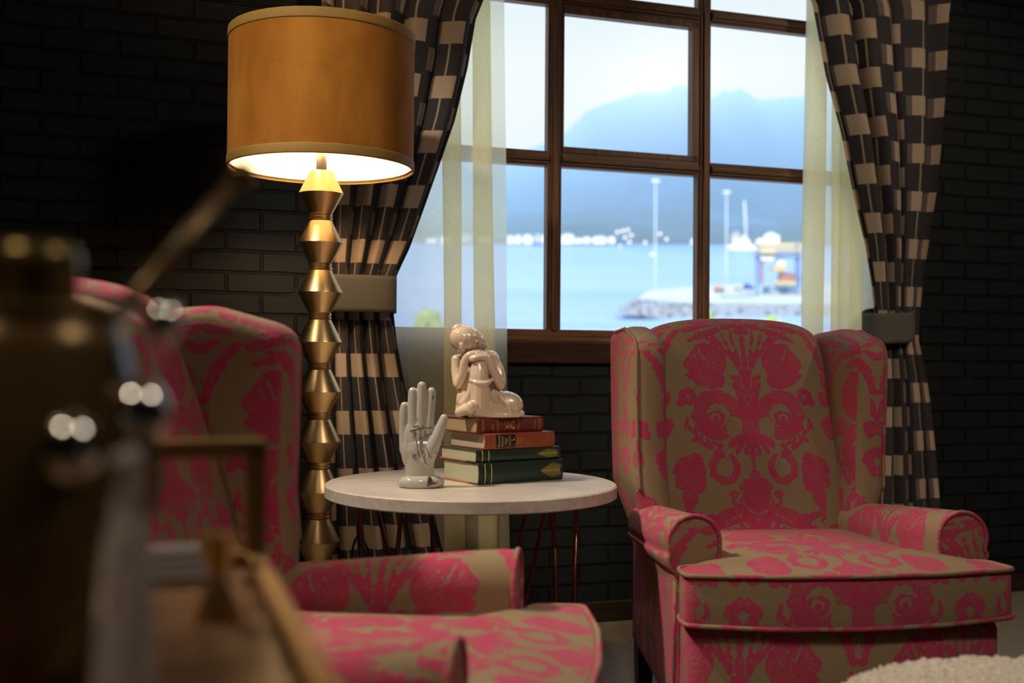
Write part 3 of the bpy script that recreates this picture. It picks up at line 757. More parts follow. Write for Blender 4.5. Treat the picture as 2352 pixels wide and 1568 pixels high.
for a_ in (.0, 2*pi/3, 4*pi/3):
    dx_, dy_ = cos(a_), sin(a_); p_ = [Vector((.010*dx_, .010*dy_, 1.541)), Vector((.05*dx_, .05*dy_, 1.536)), Vector((.062*dx_, .062*dy_, 1.540))]
    MB().tube(p_, .0042, 12).build('socket_arm', M['cartbrass'], lamp)
    MB().lathe([(.010, .0), (.013, .012), (.024, .034), (.029, .056), (.027, .076), (.017, .092), (.006, .099), (.0005, .100)], 24).build('light_bulb', M['bulb'], lamp, Matrix.Translation((.064*dx_, .064*dy_, 1.537)))
cb = catmull([(.03, .06, .05), (.09, .09, .02), (.13, .10, .20), (.135, .10, .36), (.105, .09, .44), (.085, .08, .40), (.09, .07, .30), (.075, .09, .16), (.14, .12, .012), (.25, .15, .008)], 80)
MB().tube(cb, .0035, 6).build('power_cord', M['cable'], lamp)

# ================================================================== SIDE TABLE
TX, TY, TZ, TR = -.100, 2.77, .630, .368
table = tag(empty('side_table', T(TX, TY)), 'round whitewashed wood side table on copper hairpin legs', 'side table')
MB().lathe([(TR-.004, TZ-.032), (TR, TZ-.029), (TR, TZ-.003), (TR-.004, TZ)], 128).build('tabletop', M['table'], table, sharp_deg=30)
MB().lathe([(.16, TZ-.036), (.16, TZ-.0318)], 32).build('mounting_plate', M['copper'], table, sharp_deg=30)
def hp(pa, pb, pf, Y):
    a, b = at(pa, 1190, Y), at(pb, 1190, Y); f = at(pf, 1500, Y)
    a, b, f = [Vector((p.x-TX, p.y-TY)) for p in (a, b, f)]
    za_ = TZ-.033
    A, B, Fo = Vector((a.x, a.y, za_)), Vector((b.x, b.y, za_)), Vector((f.x, f.y, .006))
    u = (B-A).normalized()*.012
    pl = MB().tube([A, A.lerp(Fo-u, .5), Fo-u, Fo-u*.5+Vector((0, 0, -.001)), Fo+u*.5+Vector((0, 0, -.001)), Fo+u, B.lerp(Fo+u, .5), B], .0060, 10)
    pl.build('leg', M['copper'], table)
hp(823, 923, 866, 2.66); hp(852, 991, 990, 2.98); hp(1214, 1262, 1148, 2.96); hp(1270, 1324, 1300, 2.64)

# ================================================================== BOOKS
def text_mesh(s, size):
    cu = bpy.data.curves.new('txt', 'FONT'); cu.body = s; cu.size = size; cu.align_x = 'CENTER'; cu.align_y = 'CENTER'; cu.resolution_u = 3
    o = bpy.data.objects.new('txt', cu); col.objects.link(o)
    dg = bpy.context.evaluated_depsgraph_get(); me = bpy.data.meshes.new_from_object(o.evaluated_get(dg))
    vs = [tuple(v.co) for v in me.vertices]; fs = [tuple(p.vertices) for p in me.polygons]
    bpy.data.objects.remove(o); bpy.data.curves.remove(cu); bpy.data.meshes.remove(me)
    return vs, fs
BULGE = .004
def spine_y(t, th): return -BULGE*(1-(2*t/th-1)**2)
def book(M0, Lb, Wb, th, cover, pages, label, deco, board=.0028):
    """x along the spine (head at x=0), spine on -y, thickness z"""
    r = tag(empty('book', M0), label, 'book', 'books stacked on the side table')
    n_ = 13
    outer = [(spine_y(th*k/(n_-1), th), th*k/(n_-1)) for k in range(n_)]
    inner = [(spine_y(th*k/(n_-1), th)+board, board+(th-2*board)*k/(n_-1)) for k in range(n_)]
    poly = [(Wb, 0)]+outer+[(Wb, th), (Wb, th-board)]+list(reversed(inner))+[(Wb, board)]
    MB().prism([(a, b) for a, b in poly], 0, Lb, 'x').build('cover', cover, r, smooth=True, bevel=.0006, seg=1, sharp_deg=35)
    g = .0035
    pin = [(spine_y(th*k/(n_-1), th)*.7+board+.0008, board+.0003+(th-2*board-.0006)*k/(n_-1)) for k in range(n_)]
    MB().prism([(Wb-.004, board+.0003)]+pin+[(Wb-.004, th-board-.0003)], g, Lb-g, 'x').build('page_block', pages, r, sharp_deg=35)
    for nm, vs, fs, mt in deco(Lb, th):
        mb = MB().add([(x_, spine_y(z_, th)-.0007-(.0003 if nm != 'title_label' else 0), z_) for x_, z_ in vs], fs); mb.build(nm, mt, r, smooth=False, fix=False)
    return r
def strip(x0, x1, z0, z1, n_=10):
    vs = []; fs = []
    for k in range(n_+1):
        z = z0+(z1-z0)*k/n_; vs += [(x0, z), (x1, z)]
    for k in range(n_): fs.append((2*k, 2*k+1, 2*k+3, 2*k+2))
    return vs, fs
def merge(*parts):
    V, F = [], []
    for vs, fs in parts:
        b = len(V); V += vs; F += [tuple(b+i for i in f) for f in fs]
    return V, F
def spine_text(s, size, x, zc, sx_=1.0):
    vs, fs = text_mesh(s, size)             # upright letters point to the head of the book (-x), reading upward
    return [(x-v[1], zc+v[0]*sx_) for v in vs], fs
def fern(x0, x1, zc, hw):
    P = []
    P.append(([(x0, zc-.0004), (x1, zc-.0004), (x1, zc+.0004), (x0, zc+.0004)], [(0, 1, 2, 3)]))
    n_ = 19
    for k in range(n_):
        u = (k+.5)/n_; x = x0+(x1-x0)*(.05+.9*u); ln = hw*min(1, .22+2.0*u)*(1-.45*u*u)
        for sgn in (-1, 1):
            a, b = (x, zc), (x+ln*.75, zc+sgn*ln); wv = .00050
            vs = []; fs = []
            for q in range(7):
                f = q/6; px, pz = a[0]+(b[0]-a[0])*(f**1.3), a[1]+(b[1]-a[1])*f; w_ = wv*(1-.5*f)
                vs += [(px-w_, pz), (px+w_, pz)]
            for q in range(6): fs.append((2*q, 2*q+1, 2*q+3, 2*q+2))
            P.append((vs, fs))
    return merge(*P)
def deco_green(th_off):
    def d(Lb, th):
        gl = M['olivegold']
        out = [('gold_band', *strip(.017, .0195, .002, th-.002), gl), ('gold_band', *strip(.036, .0385, .002, th-.002), gl)]
        out.append(('gold_fern', *fern(Lb-.075, Lb-.010, th*.5, th*.40), gl))
        return out
    return d
def deco_red(Lb, th):
    g = M['gold']; z = th/2
    orn = [spine_text('S', .026, .098, z-.004, .9)]
    for a in range(8):
        an = a*pi/4; cx_, cz_ = .100+.0075*cos(an), z+.0085*sin(an); rr = .0022 if a % 2 else .0014
        orn.append(([(cx_+rr*cos(k*pi/5), cz_+rr*sin(k*pi/5)) for k in range(10)], [tuple(range(10))]))
    for dz in (-.008, .008):
        orn.append(([(.112+.0036*cos(k*pi/6), z+dz+.0036*sin(k*pi/6)) for k in range(12)], [tuple(range(12))]))
    for an in (.6, -.6, 2.5, -2.5):
        orn.append(([(.100, z-.0005), (.100+.013*cos(an), z+.013*sin(an)-.0005), (.100+.013*cos(an), z+.013*sin(an)+.0006), (.100, z+.0006)], [(0, 1, 2, 3)]))
    rules = [('gold_rule', *strip(x, x+.0007, .004, th-.004), g) for x in (.014, .0165, .019, .0845, Lb-.016, Lb-.0135, Lb-.011)]
    return rules+[('gold_lettering', *q, g) for q in (spine_text('AIX', .0085, .047, z-.004), spine_text('LE MOTT', .0085, .063, z), spine_text('EVERHEIM', .0068, .127, z), spine_text('MEITNER', .0062, Lb-.028, z))]+[('gold_ornament', *merge(*orn), g)]
def deco_orange(Lb, th):
    g = M['gold']; z = th/2
    lab = strip(.034, .094, .0035, th-.0035, 14)
    tx = (spine_text('French', .0105, .043, z), spine_text('Henry', .0105, .053, z), spine_text('great', .0075, .062, z), spine_text('The', .0075, .069, z+.002), spine_text('Command', .0065, .076, z), spine_text('L', .016, .086, z+.004))
    small = (strip(.026, .0264, .004, th-.004), spine_text('Charles', .0062, .1015, z), spine_text('Robert', .0058, .108, z), spine_text('Allen', .0058, .115, z+.002), spine_text('London', .0050, Lb-.020, z))
    return [('title_label', *lab, M['labelblack'])]+[('gold_lettering', *q, M['olivegold']) for q in tx]+[('small_lettering', *q, M['gold']) for q in small]
def bplace(px, py, Y, ang, z):
    p = at(px, py, Y); return T(p.x, p.y, z, ang)
ANG = radians(34.5)
th = [.0535, .0325, .0395, .0385]; z = TZ+.0002; zs = []
for h in th: zs.append(z); z += h+.0003
g1 = book(bplace(1098, 1112, 2.705, ANG, zs[0]), .262, .172, th[0], M['green'], M['pages_green'], 'thick green book with gold fern, lowest of the stack', deco_green(0))
g2 = book(bplace(1092, 1062, 2.712, ANG, zs[1]), .262, .172, th[1], M['green'], M['pages_green'], 'thinner green book second from the bottom of the stack', deco_green(1))
book(bplace(1112, 1034, 2.718, ANG+.03, zs[2]), .222, .160, th[2], M['orange'], M['pages'], 'russet book with black title label above the green books', deco_orange)
book(bplace(1094, 999, 2.722, ANG+.02, zs[3]), .208, .158, th[3], M['red'], M['pages_dark'], 'crimson gold lettered book under the seated figurine', deco_red)
STACK_Z = z
for g_, z_ in ((g1, 0.0), (g2, 0.0)): MB().box(-.0009, .012, .045, .1723, z_+.0002, z_+.0030).build('orange_endpaper', M['rededge'], g_, smooth=False)
# ================================================================== CHINA HAND AND FIGURINE
def remeshed(mb, name, mat, parent, M0, vox, smooth_it=10, clampz=None, tagf=None):
    tmp = mb.build('tmp', None, None)
    r = tmp.modifiers.new('r', 'REMESH'); r.mode = 'VOXEL'; r.voxel_size = vox
    s = tmp.modifiers.new('s', 'SMOOTH'); s.factor = .5; s.iterations = smooth_it
    dg = bpy.context.evaluated_depsgraph_get()
    me = bpy.data.meshes.new_from_object(tmp.evaluated_get(dg)); me.name = name
    bpy.data.objects.remove(tmp)
    if clampz is not None:
        for v in me.vertices: v.co.z = max(v.co.z, clampz)
    return link_mesh(name, me, mat, parent, M0)
def capsule(mb, pts, rad, flat=1.0, seg=14):
    """chain of spheres and tubes; flat squashes depth (y)"""
    P = [Vector(p) for p in pts]; dense = catmull([(*p, r) for p, r in zip(P, rad)], 6*(len(P)-1)+1)
    pts2 = [Vector(d[:3]) for d in dense]; rr = [d[3] for d in dense]
    b = len(mb.v); mb.tube(pts2, rr, seg)
    for i in (0, -1): mb.ellipsoid(pts2[i], (rr[i],)*3, seg, 8)
    if flat != 1.0:
        for i in range(b, len(mb.v)):
            v = mb.v[i]; yc = pts[0][1]; mb.v[i] = (v[0], yc+(v[1]-yc)*flat, v[2])
K = .00106
def hx(px): return (px-970)*K
def hz2(py): return (1116-py)*K
HY = 2.655
hb = MB()
def fing(pp, rr, y=0, fl=.9): capsule(hb, [(hx(a), y, hz2(b)) for a, b in pp], [(r+2.6)*K for r in rr], fl)
fing([(930.5, 930), (929, 950), (930, 985), (934, 1030)], [7, 8.4, 9.5, 12], .002)
fing([(949, 897), (949, 920), (950, 955), (952, 1000)], [7.6, 9.2, 10.2, 12], -.001)
fing([(969.5, 884), (969, 915), (968, 955), (967, 1000)], [7.8, 9.4, 10.4, 12], -.003)
fing([(992, 897), (990, 925), (987, 960), (983, 1005)], [7.8, 9.2, 10.4, 12.5], -.001)
fing([(1021, 958), (1014, 976), (1005, 998), (992, 1025), (980, 1050)], [7.5, 10, 13, 17, 19], -.004, 1.0)
hb.ellipsoid((hx(961), 0, hz2(1008)), (39*K, 18*K, 54*K)); hb.ellipsoid((hx(985), -.003, hz2(1028)), (20*K, 15*K, 34*K)); hb.ellipsoid((hx(941), -.001, hz2(1030)), (18*K, 15*K, 42*K))
capsule(hb, [(hx(964), 0, hz2(1030)), (hx(966), 0, hz2(1062)), (hx(967), 0, hz2(1100))], [37*K, 34*K, 33*K], .62, 20)
hand = tag(empty('ceramic_hand', T(hx(970)+(970-1176)/F_PX*HY, HY, TZ+.0003, radians(6))), 'white china palmistry hand standing upright on the round table', 'figurine')
ho = remeshed(hb, 'hand', M['white_china'], hand, None, .0014, 9, .004)
MB().lathe([(.044, 0), (.049, .002), (.0525, .008), (.0535, .014), (.051, .020), (.044, .0255), (.036, .028), (.030, .029)], 48).build('pedestal', M['white_china'], hand, Matrix.Diagonal((1.08, .72, 1, 1)))
def decal(target, parent, strokes, name, mat, wd, off=.0005):
    bv = BVHTree.FromPolygons([v.co for v in target.data.vertices], [tuple(p.vertices) for p in target.data.polygons]); mb = MB()
    Mi = target.matrix_basis
    for st in strokes:
        dn = catmull([(hx(a), hz2(b)) for a, b in st], max(4, 4*len(st))); pts = []
        for a, b in dn:
            l, nr, _, _ = bv.ray_cast(Mi.inverted() @ Vector((a, -.3, b)), Vector((0, 1, 0)))
            if l is not None: pts.append((Mi @ l)+nr*off)
        if len(pts) > 2: mb.tube(pts, wd, 4)
    return mb.build(name, mat, parent)
strokes = [[(944, 986), (955, 983), (968, 980), (993, 979)], [(950, 976), (963, 975)], [(943, 988), (952, 985)], [(952, 984), (957, 990), (951, 1000)], [(949, 991), (957, 990)], [(963, 1004), (975, 999), (995, 991)], [(980, 996), (995, 992)],
    [(956, 1000), (959, 1015), (963, 1038), (966, 1044)], [(965, 978), (967, 990), (966, 1010), (969, 1028), (975, 1045), (981, 1062)], [(972, 1004), (973, 1010), (970, 1016)], [(978, 1000), (980, 1008)], [(984, 998), (985, 1002)], [(978, 985), (977, 996)], [(972, 974), (970, 984)],
    [(974, 1030), (978, 1038), (974, 1046)], [(980, 1022), (986, 1038), (993, 1049)], [(949, 1042), (957, 1039)], [(950, 1046), (958, 1043)], [(952, 1050), (959, 1047)], [(995, 905), (997, 909), (994, 911), (996, 915)], [(959, 958), (960, 962)], [(1001, 1035), (1005, 1037)], [(968, 1012), (974, 1011)], [(969, 1018), (974, 1022)], [(987, 979), (993, 978)]]
far_ = [st for st in strokes if st[0][0] > 994 or 948 < st[0][0] < 960 and (st[0][1] > 1040 or st[0][1] < 960)]
decal(ho, hand, [st for st in strokes if st not in far_], 'palm_writing', M['ink'], .00085)
for sel in ((994, 1010, 900, 920), (948, 960, 950, 962), (948, 962, 1040, 1055), (998, 1010, 1030, 1040)):
    decal(ho, hand, [st for st in far_ if sel[0] <= st[0][0] <= sel[1] and sel[2] <= st[0][1] <= sel[3]], 'ink_mark', M['ink'], .00085)
pd = [o for o in hand.children if o.name.startswith('pedestal')][0]
decal(pd, hand, [[(984, 1093), (990, 1095), (994, 1099)], [(985, 1097), (990, 1101)], [(988, 1091), (992, 1096)], [(986, 1094), (986, 1101), (990, 1104)]], 'pedestal_motif', M['ink'], .0030, .0006)
decal(pd, hand, [[(988, 1104), (994, 1102), (1000, 1103)], [(983, 1110), (990, 1107), (998, 1105)], [(982, 1107), (987, 1104)], [(999, 1106), (1006, 1102)]], 'pedestal_motif', M['rust'], .0018, .0004)

q = .0001733*1.0
def bx(c): return (c-780)*q
def bz(c): return (1485-c)*q
bb = MB()
def E(cx_, cz_, rx, rz, y=0, ry=None, rot=0):
    rx, rz, ry = rx+9, rz+9, (ry or rx)+9
    Mx = Matrix.Rotation(radians(rot), 3, 'Y'); bb.ellipsoid((bx(cx_), y, bz(cz_)), (rx*q, (ry or rx)*q, rz*q), 20, 14, Mx)
def Cp(pp, rr, ys, fl=1.0): capsule(bb, [(bx(a), y, bz(b)) for (a, b), y in zip(pp, ys)], [(r+9)*q for r in rr], fl)
E(445, 345, 225, 195, 0, 190, 18); Cp([(540, 330), (640, 385), (715, 440)], [150, 120, 52], [0, 0, 0])
E(345, 205, 92, 78, 0, 90, -20)                                            # top knot
Cp([(655, 285), (705, 335), (722, 362)], [22, 20, 17], [-.010, -.012, -.012])  # nose ridge
E(705, 408, 30, 16, -.010, 34, 30); E(722, 440, 34, 26, -.004, 40, 30)         # lips, chin
E(590, 300, 40, 12, -.024, 20, 35); E(620, 380, 16, 10, -.024, 20, 20)         # brow, cheek
Cp([(395, 430), (405, 480), (420, 520)], [26, 30, 22], [-.030, -.029, -.024])  # ear
Cp([(500, 520), (560, 600)], [110, 105], [.006, .012])                         # neck
E(735, 850, 205, 330, .034, 200, 4); E(830, 640, 140, 130, .030, 150); Cp([(330, 660), (560, 640), (850, 620)], [80, 110, 100], [.022, .034, .026])
Cp([(322, 640), (318, 800), (345, 990)], [58, 62, 66], [.010, .004, -.010]); Cp([(355, 1010), (415, 860), (440, 690), (500, 590), (620, 560), (740, 590)], [64, 62, 56, 52, 48, 40], [-.014, -.022, -.026, -.030, -.034, -.032])
Cp([(545, 640), (640, 608), (740, 620)], [32, 34, 32], [-.042, -.046, -.040])
Cp([(860, 640), (950, 800), (985, 985)], [82, 74, 66], [.012, -.002, -.014]); Cp([(975, 1010), (885, 850), (790, 680), (730, 600), (640, 575)], [68, 62, 54, 48, 40], [-.018, -.030, -.034, -.034, -.036])
Cp([(650, 735), (655, 900), (665, 1150), (660, 1390)], [112, 138, 150, 185], [-.026, -.030, -.030, -.022])     # raised shin
Cp([(535, 950), (640, 985), (760, 985), (845, 935)], [26, 30, 30, 24], [-.040, -.054, -.050, -.030])            # hem at the knee
Cp([(540, 1010), (510, 1160), (430, 1290)], [40, 44, 60], [-.034, -.036, -.030])
E(640, 1130, 270, 340, .010, 180, -4); E(545, 1010, 215, 280, .010, 150, -8); E(500, 1230, 170, 200, -.004, 150, 10); E(800, 1030, 170, 240, .014, 150, 8); E(640, 1350, 320, 170, .004, 260); E(1085, 1290, 235, 175, .0, 210, 14); Cp([(830, 1160), (960, 1230), (1120, 1330)], [110, 130, 110], [.002, -.006, -.006])
E(900, 1390, 330, 110, -.004, 230); Cp([(1180, 1420), (1290, 1435)], [52, 44], [-.006, -.006])
Cp([(370, 1410), (470, 1370), (560, 1330)], [62, 72, 80], [-.034, -.044, -.050]); E(530, 1340, 62, 92, -.058, 50)
Cp([(800, 1260), (850, 1370), (905, 1450)], [30, 30, 28], [-.036, -.040, -.040]); Cp([(960, 1180), (1060, 1300), (1130, 1440)], [26, 26, 26], [-.030, -.034, -.034])
Cp([(600, 1440), (820, 1452), (1050, 1450), (1240, 1450)], [40, 40, 36, 34], [-.038, -.040, -.036, -.022])
BY = 2.79
fig = remeshed(bb, 'seated_figurine', M['cream_china'], None, T((1119.4-1176)/F_PX*BY, BY, STACK_Z+.0003, radians(4)), .0012, 4, 0.0)
tag(fig, 'cream glazed seated figurine asleep on its raised knee, on the book stack', 'figurine')

# ================================================================== POUF
def pf(a, b):
    an = 2*pi*a; s = b*1.62
    if s < .9: r = .365*s/.9*.93; z = .452+.014*(1-(s/.9)**2)
    elif s < 1.2: t = (s-.9)/.3*pi/2; r = .365*.93+.03*sin(t); z = .452-.045*(1-cos(t))
    else: f = (s-1.2)/.42; r = .365*.93+.03+.008*sin(pi*f); z = .407*(1-f)+.004
    q_ = Vector((r*cos(an), r*sin(an), z)); nz_ = noise.noise(q_*130)*.0042+abs(noise.noise(q_*75+Vector((3, 1, 7))))*.006
    return ((r+nz_)*cos(an), (r+nz_)*sin(an), max(.001, z+(nz_ if s < 1.2 else 0)))
tag(MB().grid(640, 210, pf, cu=True).build('pouf', M['boucle'], None, T(.805, 1.475)), 'round cream boucle pouf in front of the wing chair under the window', 'pouf')

# ================================================================== BAR CART (close to the camera, far out of focus)
CZ1, CZ0 = .862, .752
pc = at(588, 1022, 1.0); corner = Vector((pc.x, pc.y, 0))
cart_M = Matrix.Translation(corner) @ Matrix.Rotation(THETA, 4, 'Z')
cart = tag(empty('bar_cart', cart_M), 'square tubed gold bar cart with a walnut tray, out of focus', 'bar cart')
tb = .0085
LW, LD = .62, .53
def bar(x0, x1, y0, y1, z0, z1, nm): MB().box(x0, x1, y0, y1, z0, z1).build(nm, M['cartbrass'], cart, smooth=False, bevel=.0012)
for px_, py_ in ((0, 0), (-LW, 0), (0, -LD), (-LW, -LD)): bar(px_-tb, px_+tb, py_-tb, py_+tb, 0, CZ1 if py_ == 0 else CZ0+.02, 'leg')
bar(-LW-tb, tb, -tb, tb, CZ1-.012, CZ1+.004, 'top_rail')
for z_, nm in ((CZ0, 'tray'), (.22, 'shelf')):
    MB().box(-LW+tb, -tb, -LD+tb, -tb, z_-.012, z_).build(nm, M['tray'], cart, smooth=False)
    bar(-LW-tb, tb, -tb*.9, tb*.9, z_-.008, z_+.012, 'tray_rim'); bar(-LW-tb, tb, -LD-tb*.9, -LD+tb*.9, z_-.008, z_+.012, 'tray_rim')
    bar(-tb*.9, tb*.9, -LD, 0, z_-.008, z_+.012, 'tray_rim'); bar(-LW-tb*.9, -LW+tb*.9, -LD, 0, z_-.008, z_+.012, 'tray_rim')
TRZ = CZ0+.0005
# brass ice bucket holding a gold foiled bottle and a long spoon
UY = .615; UX = (52-1176)/F_PX*UY
def uz(py): return at(60, py, UY).z-TRZ
buc = tag(empty('ice_bucket', T(UX, UY, TRZ)), 'dark brass ice bucket on the bar cart, close to the camera and blurred', 'ice bucket')
MB().lathe([(.030, 0), (.040, .004), (.052, .03), (.062, .075), (.066, .12), (.064, .16), (.0565, .192), (.054, uz(722)), (.0515, uz(722)), (.054, .192), (.0615, .16), (.0635, .12), (.0595, .075), (.050, .033), (.038, .008), (.0005, .007)], 72, cap=False).build('body', M['urn'], buc)
MB().lathe([(.0535, uz(724)-.002), (.0565, uz(724)-.001), (.0572, uz(722)+.003), (.055, uz(720)+.004), (.0525, uz(722)+.002)], 72, cap=False).build('rim', M['urn'], buc)
for s_ in (1,):
    hx_ = [(.060, -.012, .155), (.074, -.014, .150), (.079, -.014, .128), (.076, -.012, .104), (.064, -.010, .098)]
    MB().tube(catmull(hx_, 24), .0042, 10).build('handle', M['urn'], buc)
for kx, ky, kr in ((165, 1030, .0155), (258, 962, .0165), (318, 735, .010)):
    an_ = atan2(-(.05 if kx < 200 else .032), (kx-52)*.00024); kz = at(kx, ky, UY-.04).z-TRZ; rb = .066 if ky > 800 else .0565
    kc = Vector(((at(kx, ky, UY-.045).x-UX), 0, kz)); kc.y = -sqrt(max(0, rb*rb-kc.x*kc.x)) if abs(kc.x) < rb else -.004
    MB().ellipsoid(kc, (kr, kr, kr*1.25), 20, 14).build('silver_knob', M['silver'], buc)  # added silver balls that catch a spot as blurred highlights
bt = tag(empty('champagne_bottle', T(UX+.004, UY+.004, TRZ+.0085)), 'gold foiled bottle neck standing in the ice bucket', 'bottle')
zt2 = uz(556)-.0085
MB().lathe([(.0005, .0), (.034, .001), (.036, .006), (.036, .100), (.032, .13), (.0255, zt2-.075), (.0245, zt2-.06)], 48).build('bottle', M['black'], bt)
MB().lathe([(.0252, zt2-.075), (.0245, zt2-.05), (.0240, zt2-.02), (.0255, zt2-.018), (.0255, zt2-.008), (.0235, zt2-.002), (.019, zt2), (.0005, zt2+.001)], 48, cap=False).build('foil', M['foil'], bt)
p0 = at(335, 652, .66); p1 = at(556, 402, .70)
spn = tag(empty('bar_spoon'), 'long brass bar spoon leaning out of the ice bucket', 'spoon')
bot = p0+(p0-p1)*.50
MB().tube([bot, p0, p1], .0052, 10).build('handle', M['urn'], spn)
MB().ellipsoid(p1, (.0095,)*3, 20, 12).build('ball_end', M['urn'], spn)
# faceted crystal decanter
DX, DY = (298-1176)/F_PX*.555, .555
dec = tag(empty('crystal_bottle', T(DX, DY, TRZ)), 'slim faceted crystal bottle with ball stopper beside the cocktail shaker', 'bottle')
MB().lathe([(.012, 0), (.0155, .002), (.0165, .010), (.0155, .040), (.0140, .070), (.0115, .095), (.0085, .108), (.0078, .116), (.0095, .119), (.0005, .120)], 10).build('bottle', M['crystal'], dec, smooth=False)
st = MB(); st.lathe([(.0005, .1205), (.0055, .121), (.0055, .124), (.0035, .126)], 10); st.ellipsoid((0, 0, .1335), (.0088, .0088, .0088), 10, 7); st.build('stopper', M['crystal'], dec, smooth=False)
# folded linen napkin, brass jigger
nx = at(425, 1330, .93)
npk = MB()
for k in range(4): npk.box(-.030, .030+.001*k, -.012, .012, .0005+.0068*k, .0068*(k+1))
tag(npk.build('napkin', M['linen'], None, T(nx.x, .93, TRZ, THETA), False, .0015), 'folded white linen napkin at the back of the bar cart tray', 'napkin')
jx = at(512, 1400, .80)
jg = tag(empty('jigger', T((508-1176)/F_PX*.79, .79, TRZ)), 'double ended brass jigger on the bar cart near the gold post', 'jigger')
MB().lathe([(.017, 0), (.0172, .001), (.006, .028), (.0058, .030)], 32).build('lower_cup', M['brass'], jg, sharp_deg=40)
MB().lathe([(.0058, .030), (.006, .032), (.0155, .060), (.015, .060), (.0055, .034), (.0005, .033)], 32, cap=False).build('upper_cup', M['brass'], jg, sharp_deg=40)

# ================================================================== OUTSIDE
def plane_z(Y): return 8.9+.1385*(Y-200)
wm = MB()
def wf(a, b):
    Y = 70+(640-70)*b; return (-420+1100*a, Y, plane_z(Y))
tag(wm.grid(12, 40, wf).build('sea_water', M['water']), 'pale blue harbour water between the pier and the far shore', 'water', None, 'structure')
ridge = [(600, 430), (760, 410), (860, 402), (1000, 380), (1110, 372), (1165, 358), (1220, 342), (1262, 330), (1300, 306), (1350, 256), (1385, 243), (1420, 232), (1470, 216), (1520, 217), (1548, 203), (1567, 198), (1590, 210), (1612, 228), (1640, 225), (1662, 210), (1682, 214), (1695, 206), (1716, 214), (1740, 231), (1775, 230), (1800, 228), (1840, 225), (1900, 214), (1980, 235), (2100, 250), (2300, 240), (2500, 260)]
def mountain(name, rg, Y0, Y1, py0, label, seed, nx_=240, ny_=36, rough=.035):
    def f(a, b):
        px = rg[0][0]+(rg[-1][0]-rg[0][0])*a; yr = lerp_table(rg, px)[0]
        Y = Y0+(Y1-Y0)*b
        base = at(px, py0, Y0); top = at(px, yr, Y1)
        x = base.x+(top.x-base.x)*b
        g = b**.85 if b <= 1 else 1
        H = top.z-base.z; z = base.z+H*g
        z += H*rough*sin(pi*min(1, b))*2*noise.fractal(Vector((x*.012, Y*.012, seed)), 1, 2, 5)+H*.012*noise.noise(Vector((px*.06, b*4, seed)))*b
        return (x, Y, z)
    def f2(a, b):
        bb_ = b*1.35
        if bb_ <= 1: return f(a, bb_)
        p = f(a, 1); k = (bb_-1)/.35; return (p[0], p[1]+k*160, p[2]*(1-k*.8))
    return tag(MB().grid(nx_, ny_, f2).build(name, M['mount']), label, 'mountain', None, 'structure')
mountain('mountain_range', ridge, 860, 1250, 556, 'hazy blue forested mountain range across the water', 3.3)
low = [(500, 505), (900, 500), (1165, 492), (1300, 486), (1420, 478), (1500, 484), (1640, 488), (1760, 494), (1850, 492), (2100, 486), (2500, 490)]
mountain('foothill', low, 700, 850, 562, 'low wooded foothill along the far shore', 9.1, 260, 20, .16)
# haze hanging over the far shore
nz = N('sea_haze')
vs_ = nz.node('ShaderNodeVolumeScatter', {'Color': (1, 1, 1, 1), 'Density': .0062, 'Anisotropy': -.35}).outputs[0]
va_ = nz.node('ShaderNodeVolumeAbsorption', {'Color': (.10, .66, 1.0, 1), 'Density': .0062}).outputs[0]
ad_ = nz.node('ShaderNodeAddShader'); nz.t.links.new(vs_, ad_.inputs[0]); nz.t.links.new(va_, ad_.inputs[1]); nz.t.links.new(ad_.outputs[0], nz.out.inputs['Volume'])
hm = MB(); hv = []; hf = []
rg = [r for r in ridge if r[0] >= 1200 or r[0] in (600, 860, 1110)]
for px, py in rg:
    a, b = at(px, py-4, 632), at(px, py-4, 1240)
    hv += [tuple(a), tuple(b), (b.x, 1240, -20), (a.x, 632, -20)]
for i in range(len(rg)-1):
    for k in range(4): hf.append((4*i+k, 4*i+(k+1) % 4, 4*i+4+(k+1) % 4, 4*i+4+k))
hf += [(0, 1, 2, 3), tuple(4*(len(rg)-1)+k for k in (3, 2, 1, 0))]
hzb = hm.add(hv, hf).build('haze', nz.m, smooth=False)
tag(hzb, 'blue sea haze hanging in front of the mountain range', 'haze', None, 'stuff')
# peninsula: rock bank and deck
def pen_pts():
    rows_ = [[(1412, 716), (1440, 722), (1500, 730), (1560, 736), (1640, 742), (1760, 752), (1900, 765), (2060, 780)],
             [(1420, 706), (1445, 712), (1500, 720), (1560, 727), (1640, 731), (1760, 738), (1900, 748), (2060, 760)],
             [(1438, 697), (1455, 700), (1500, 707), (1560, 712), (1640, 715), (1760, 718), (1900, 722), (2060, 730)],
             [(1462, 684), (1475, 686), (1510, 690), (1570, 693), (1640, 695), (1760, 696), (1900, 698), (2060, 702)]]
    return rows_
pr_ = pen_pts(); Ys = [198, 203, 208, 213]
dn = [catmull(r, 90) for r in pr_]
rk = MB()
def fr_(a, b):
    k = b*3; j = min(int(k), 2); f = k-j; i = round(a*89)
    p, q_ = dn[j][i], dn[j+1][i]; pp = at(p[0]+(q_[0]-p[0])*f, p[1]+(q_[1]-p[1])*f, Ys[j]+(Ys[j+1]-Ys[j])*f)
    e_ = noise.noise(pp*.9)*.55*sin(pi*min(1, max(0, b)))+noise.noise(pp*.35)*.3*sin(pi*b)
    return (pp.x, pp.y-.6*e_, pp.z+e_)
tag(rk.grid(90, 24, fr_).build('rock_embankment', M['rock'], smooth=False), 'grey boulder bank round the tip of the pier', 'embankment', None, 'structure')
dk = MB()
back = catmull([(1478, 678), (1490, 668), (1530, 664), (1590, 660), (1660, 655), (1760, 652), (1900, 648), (2060, 645)], 90)
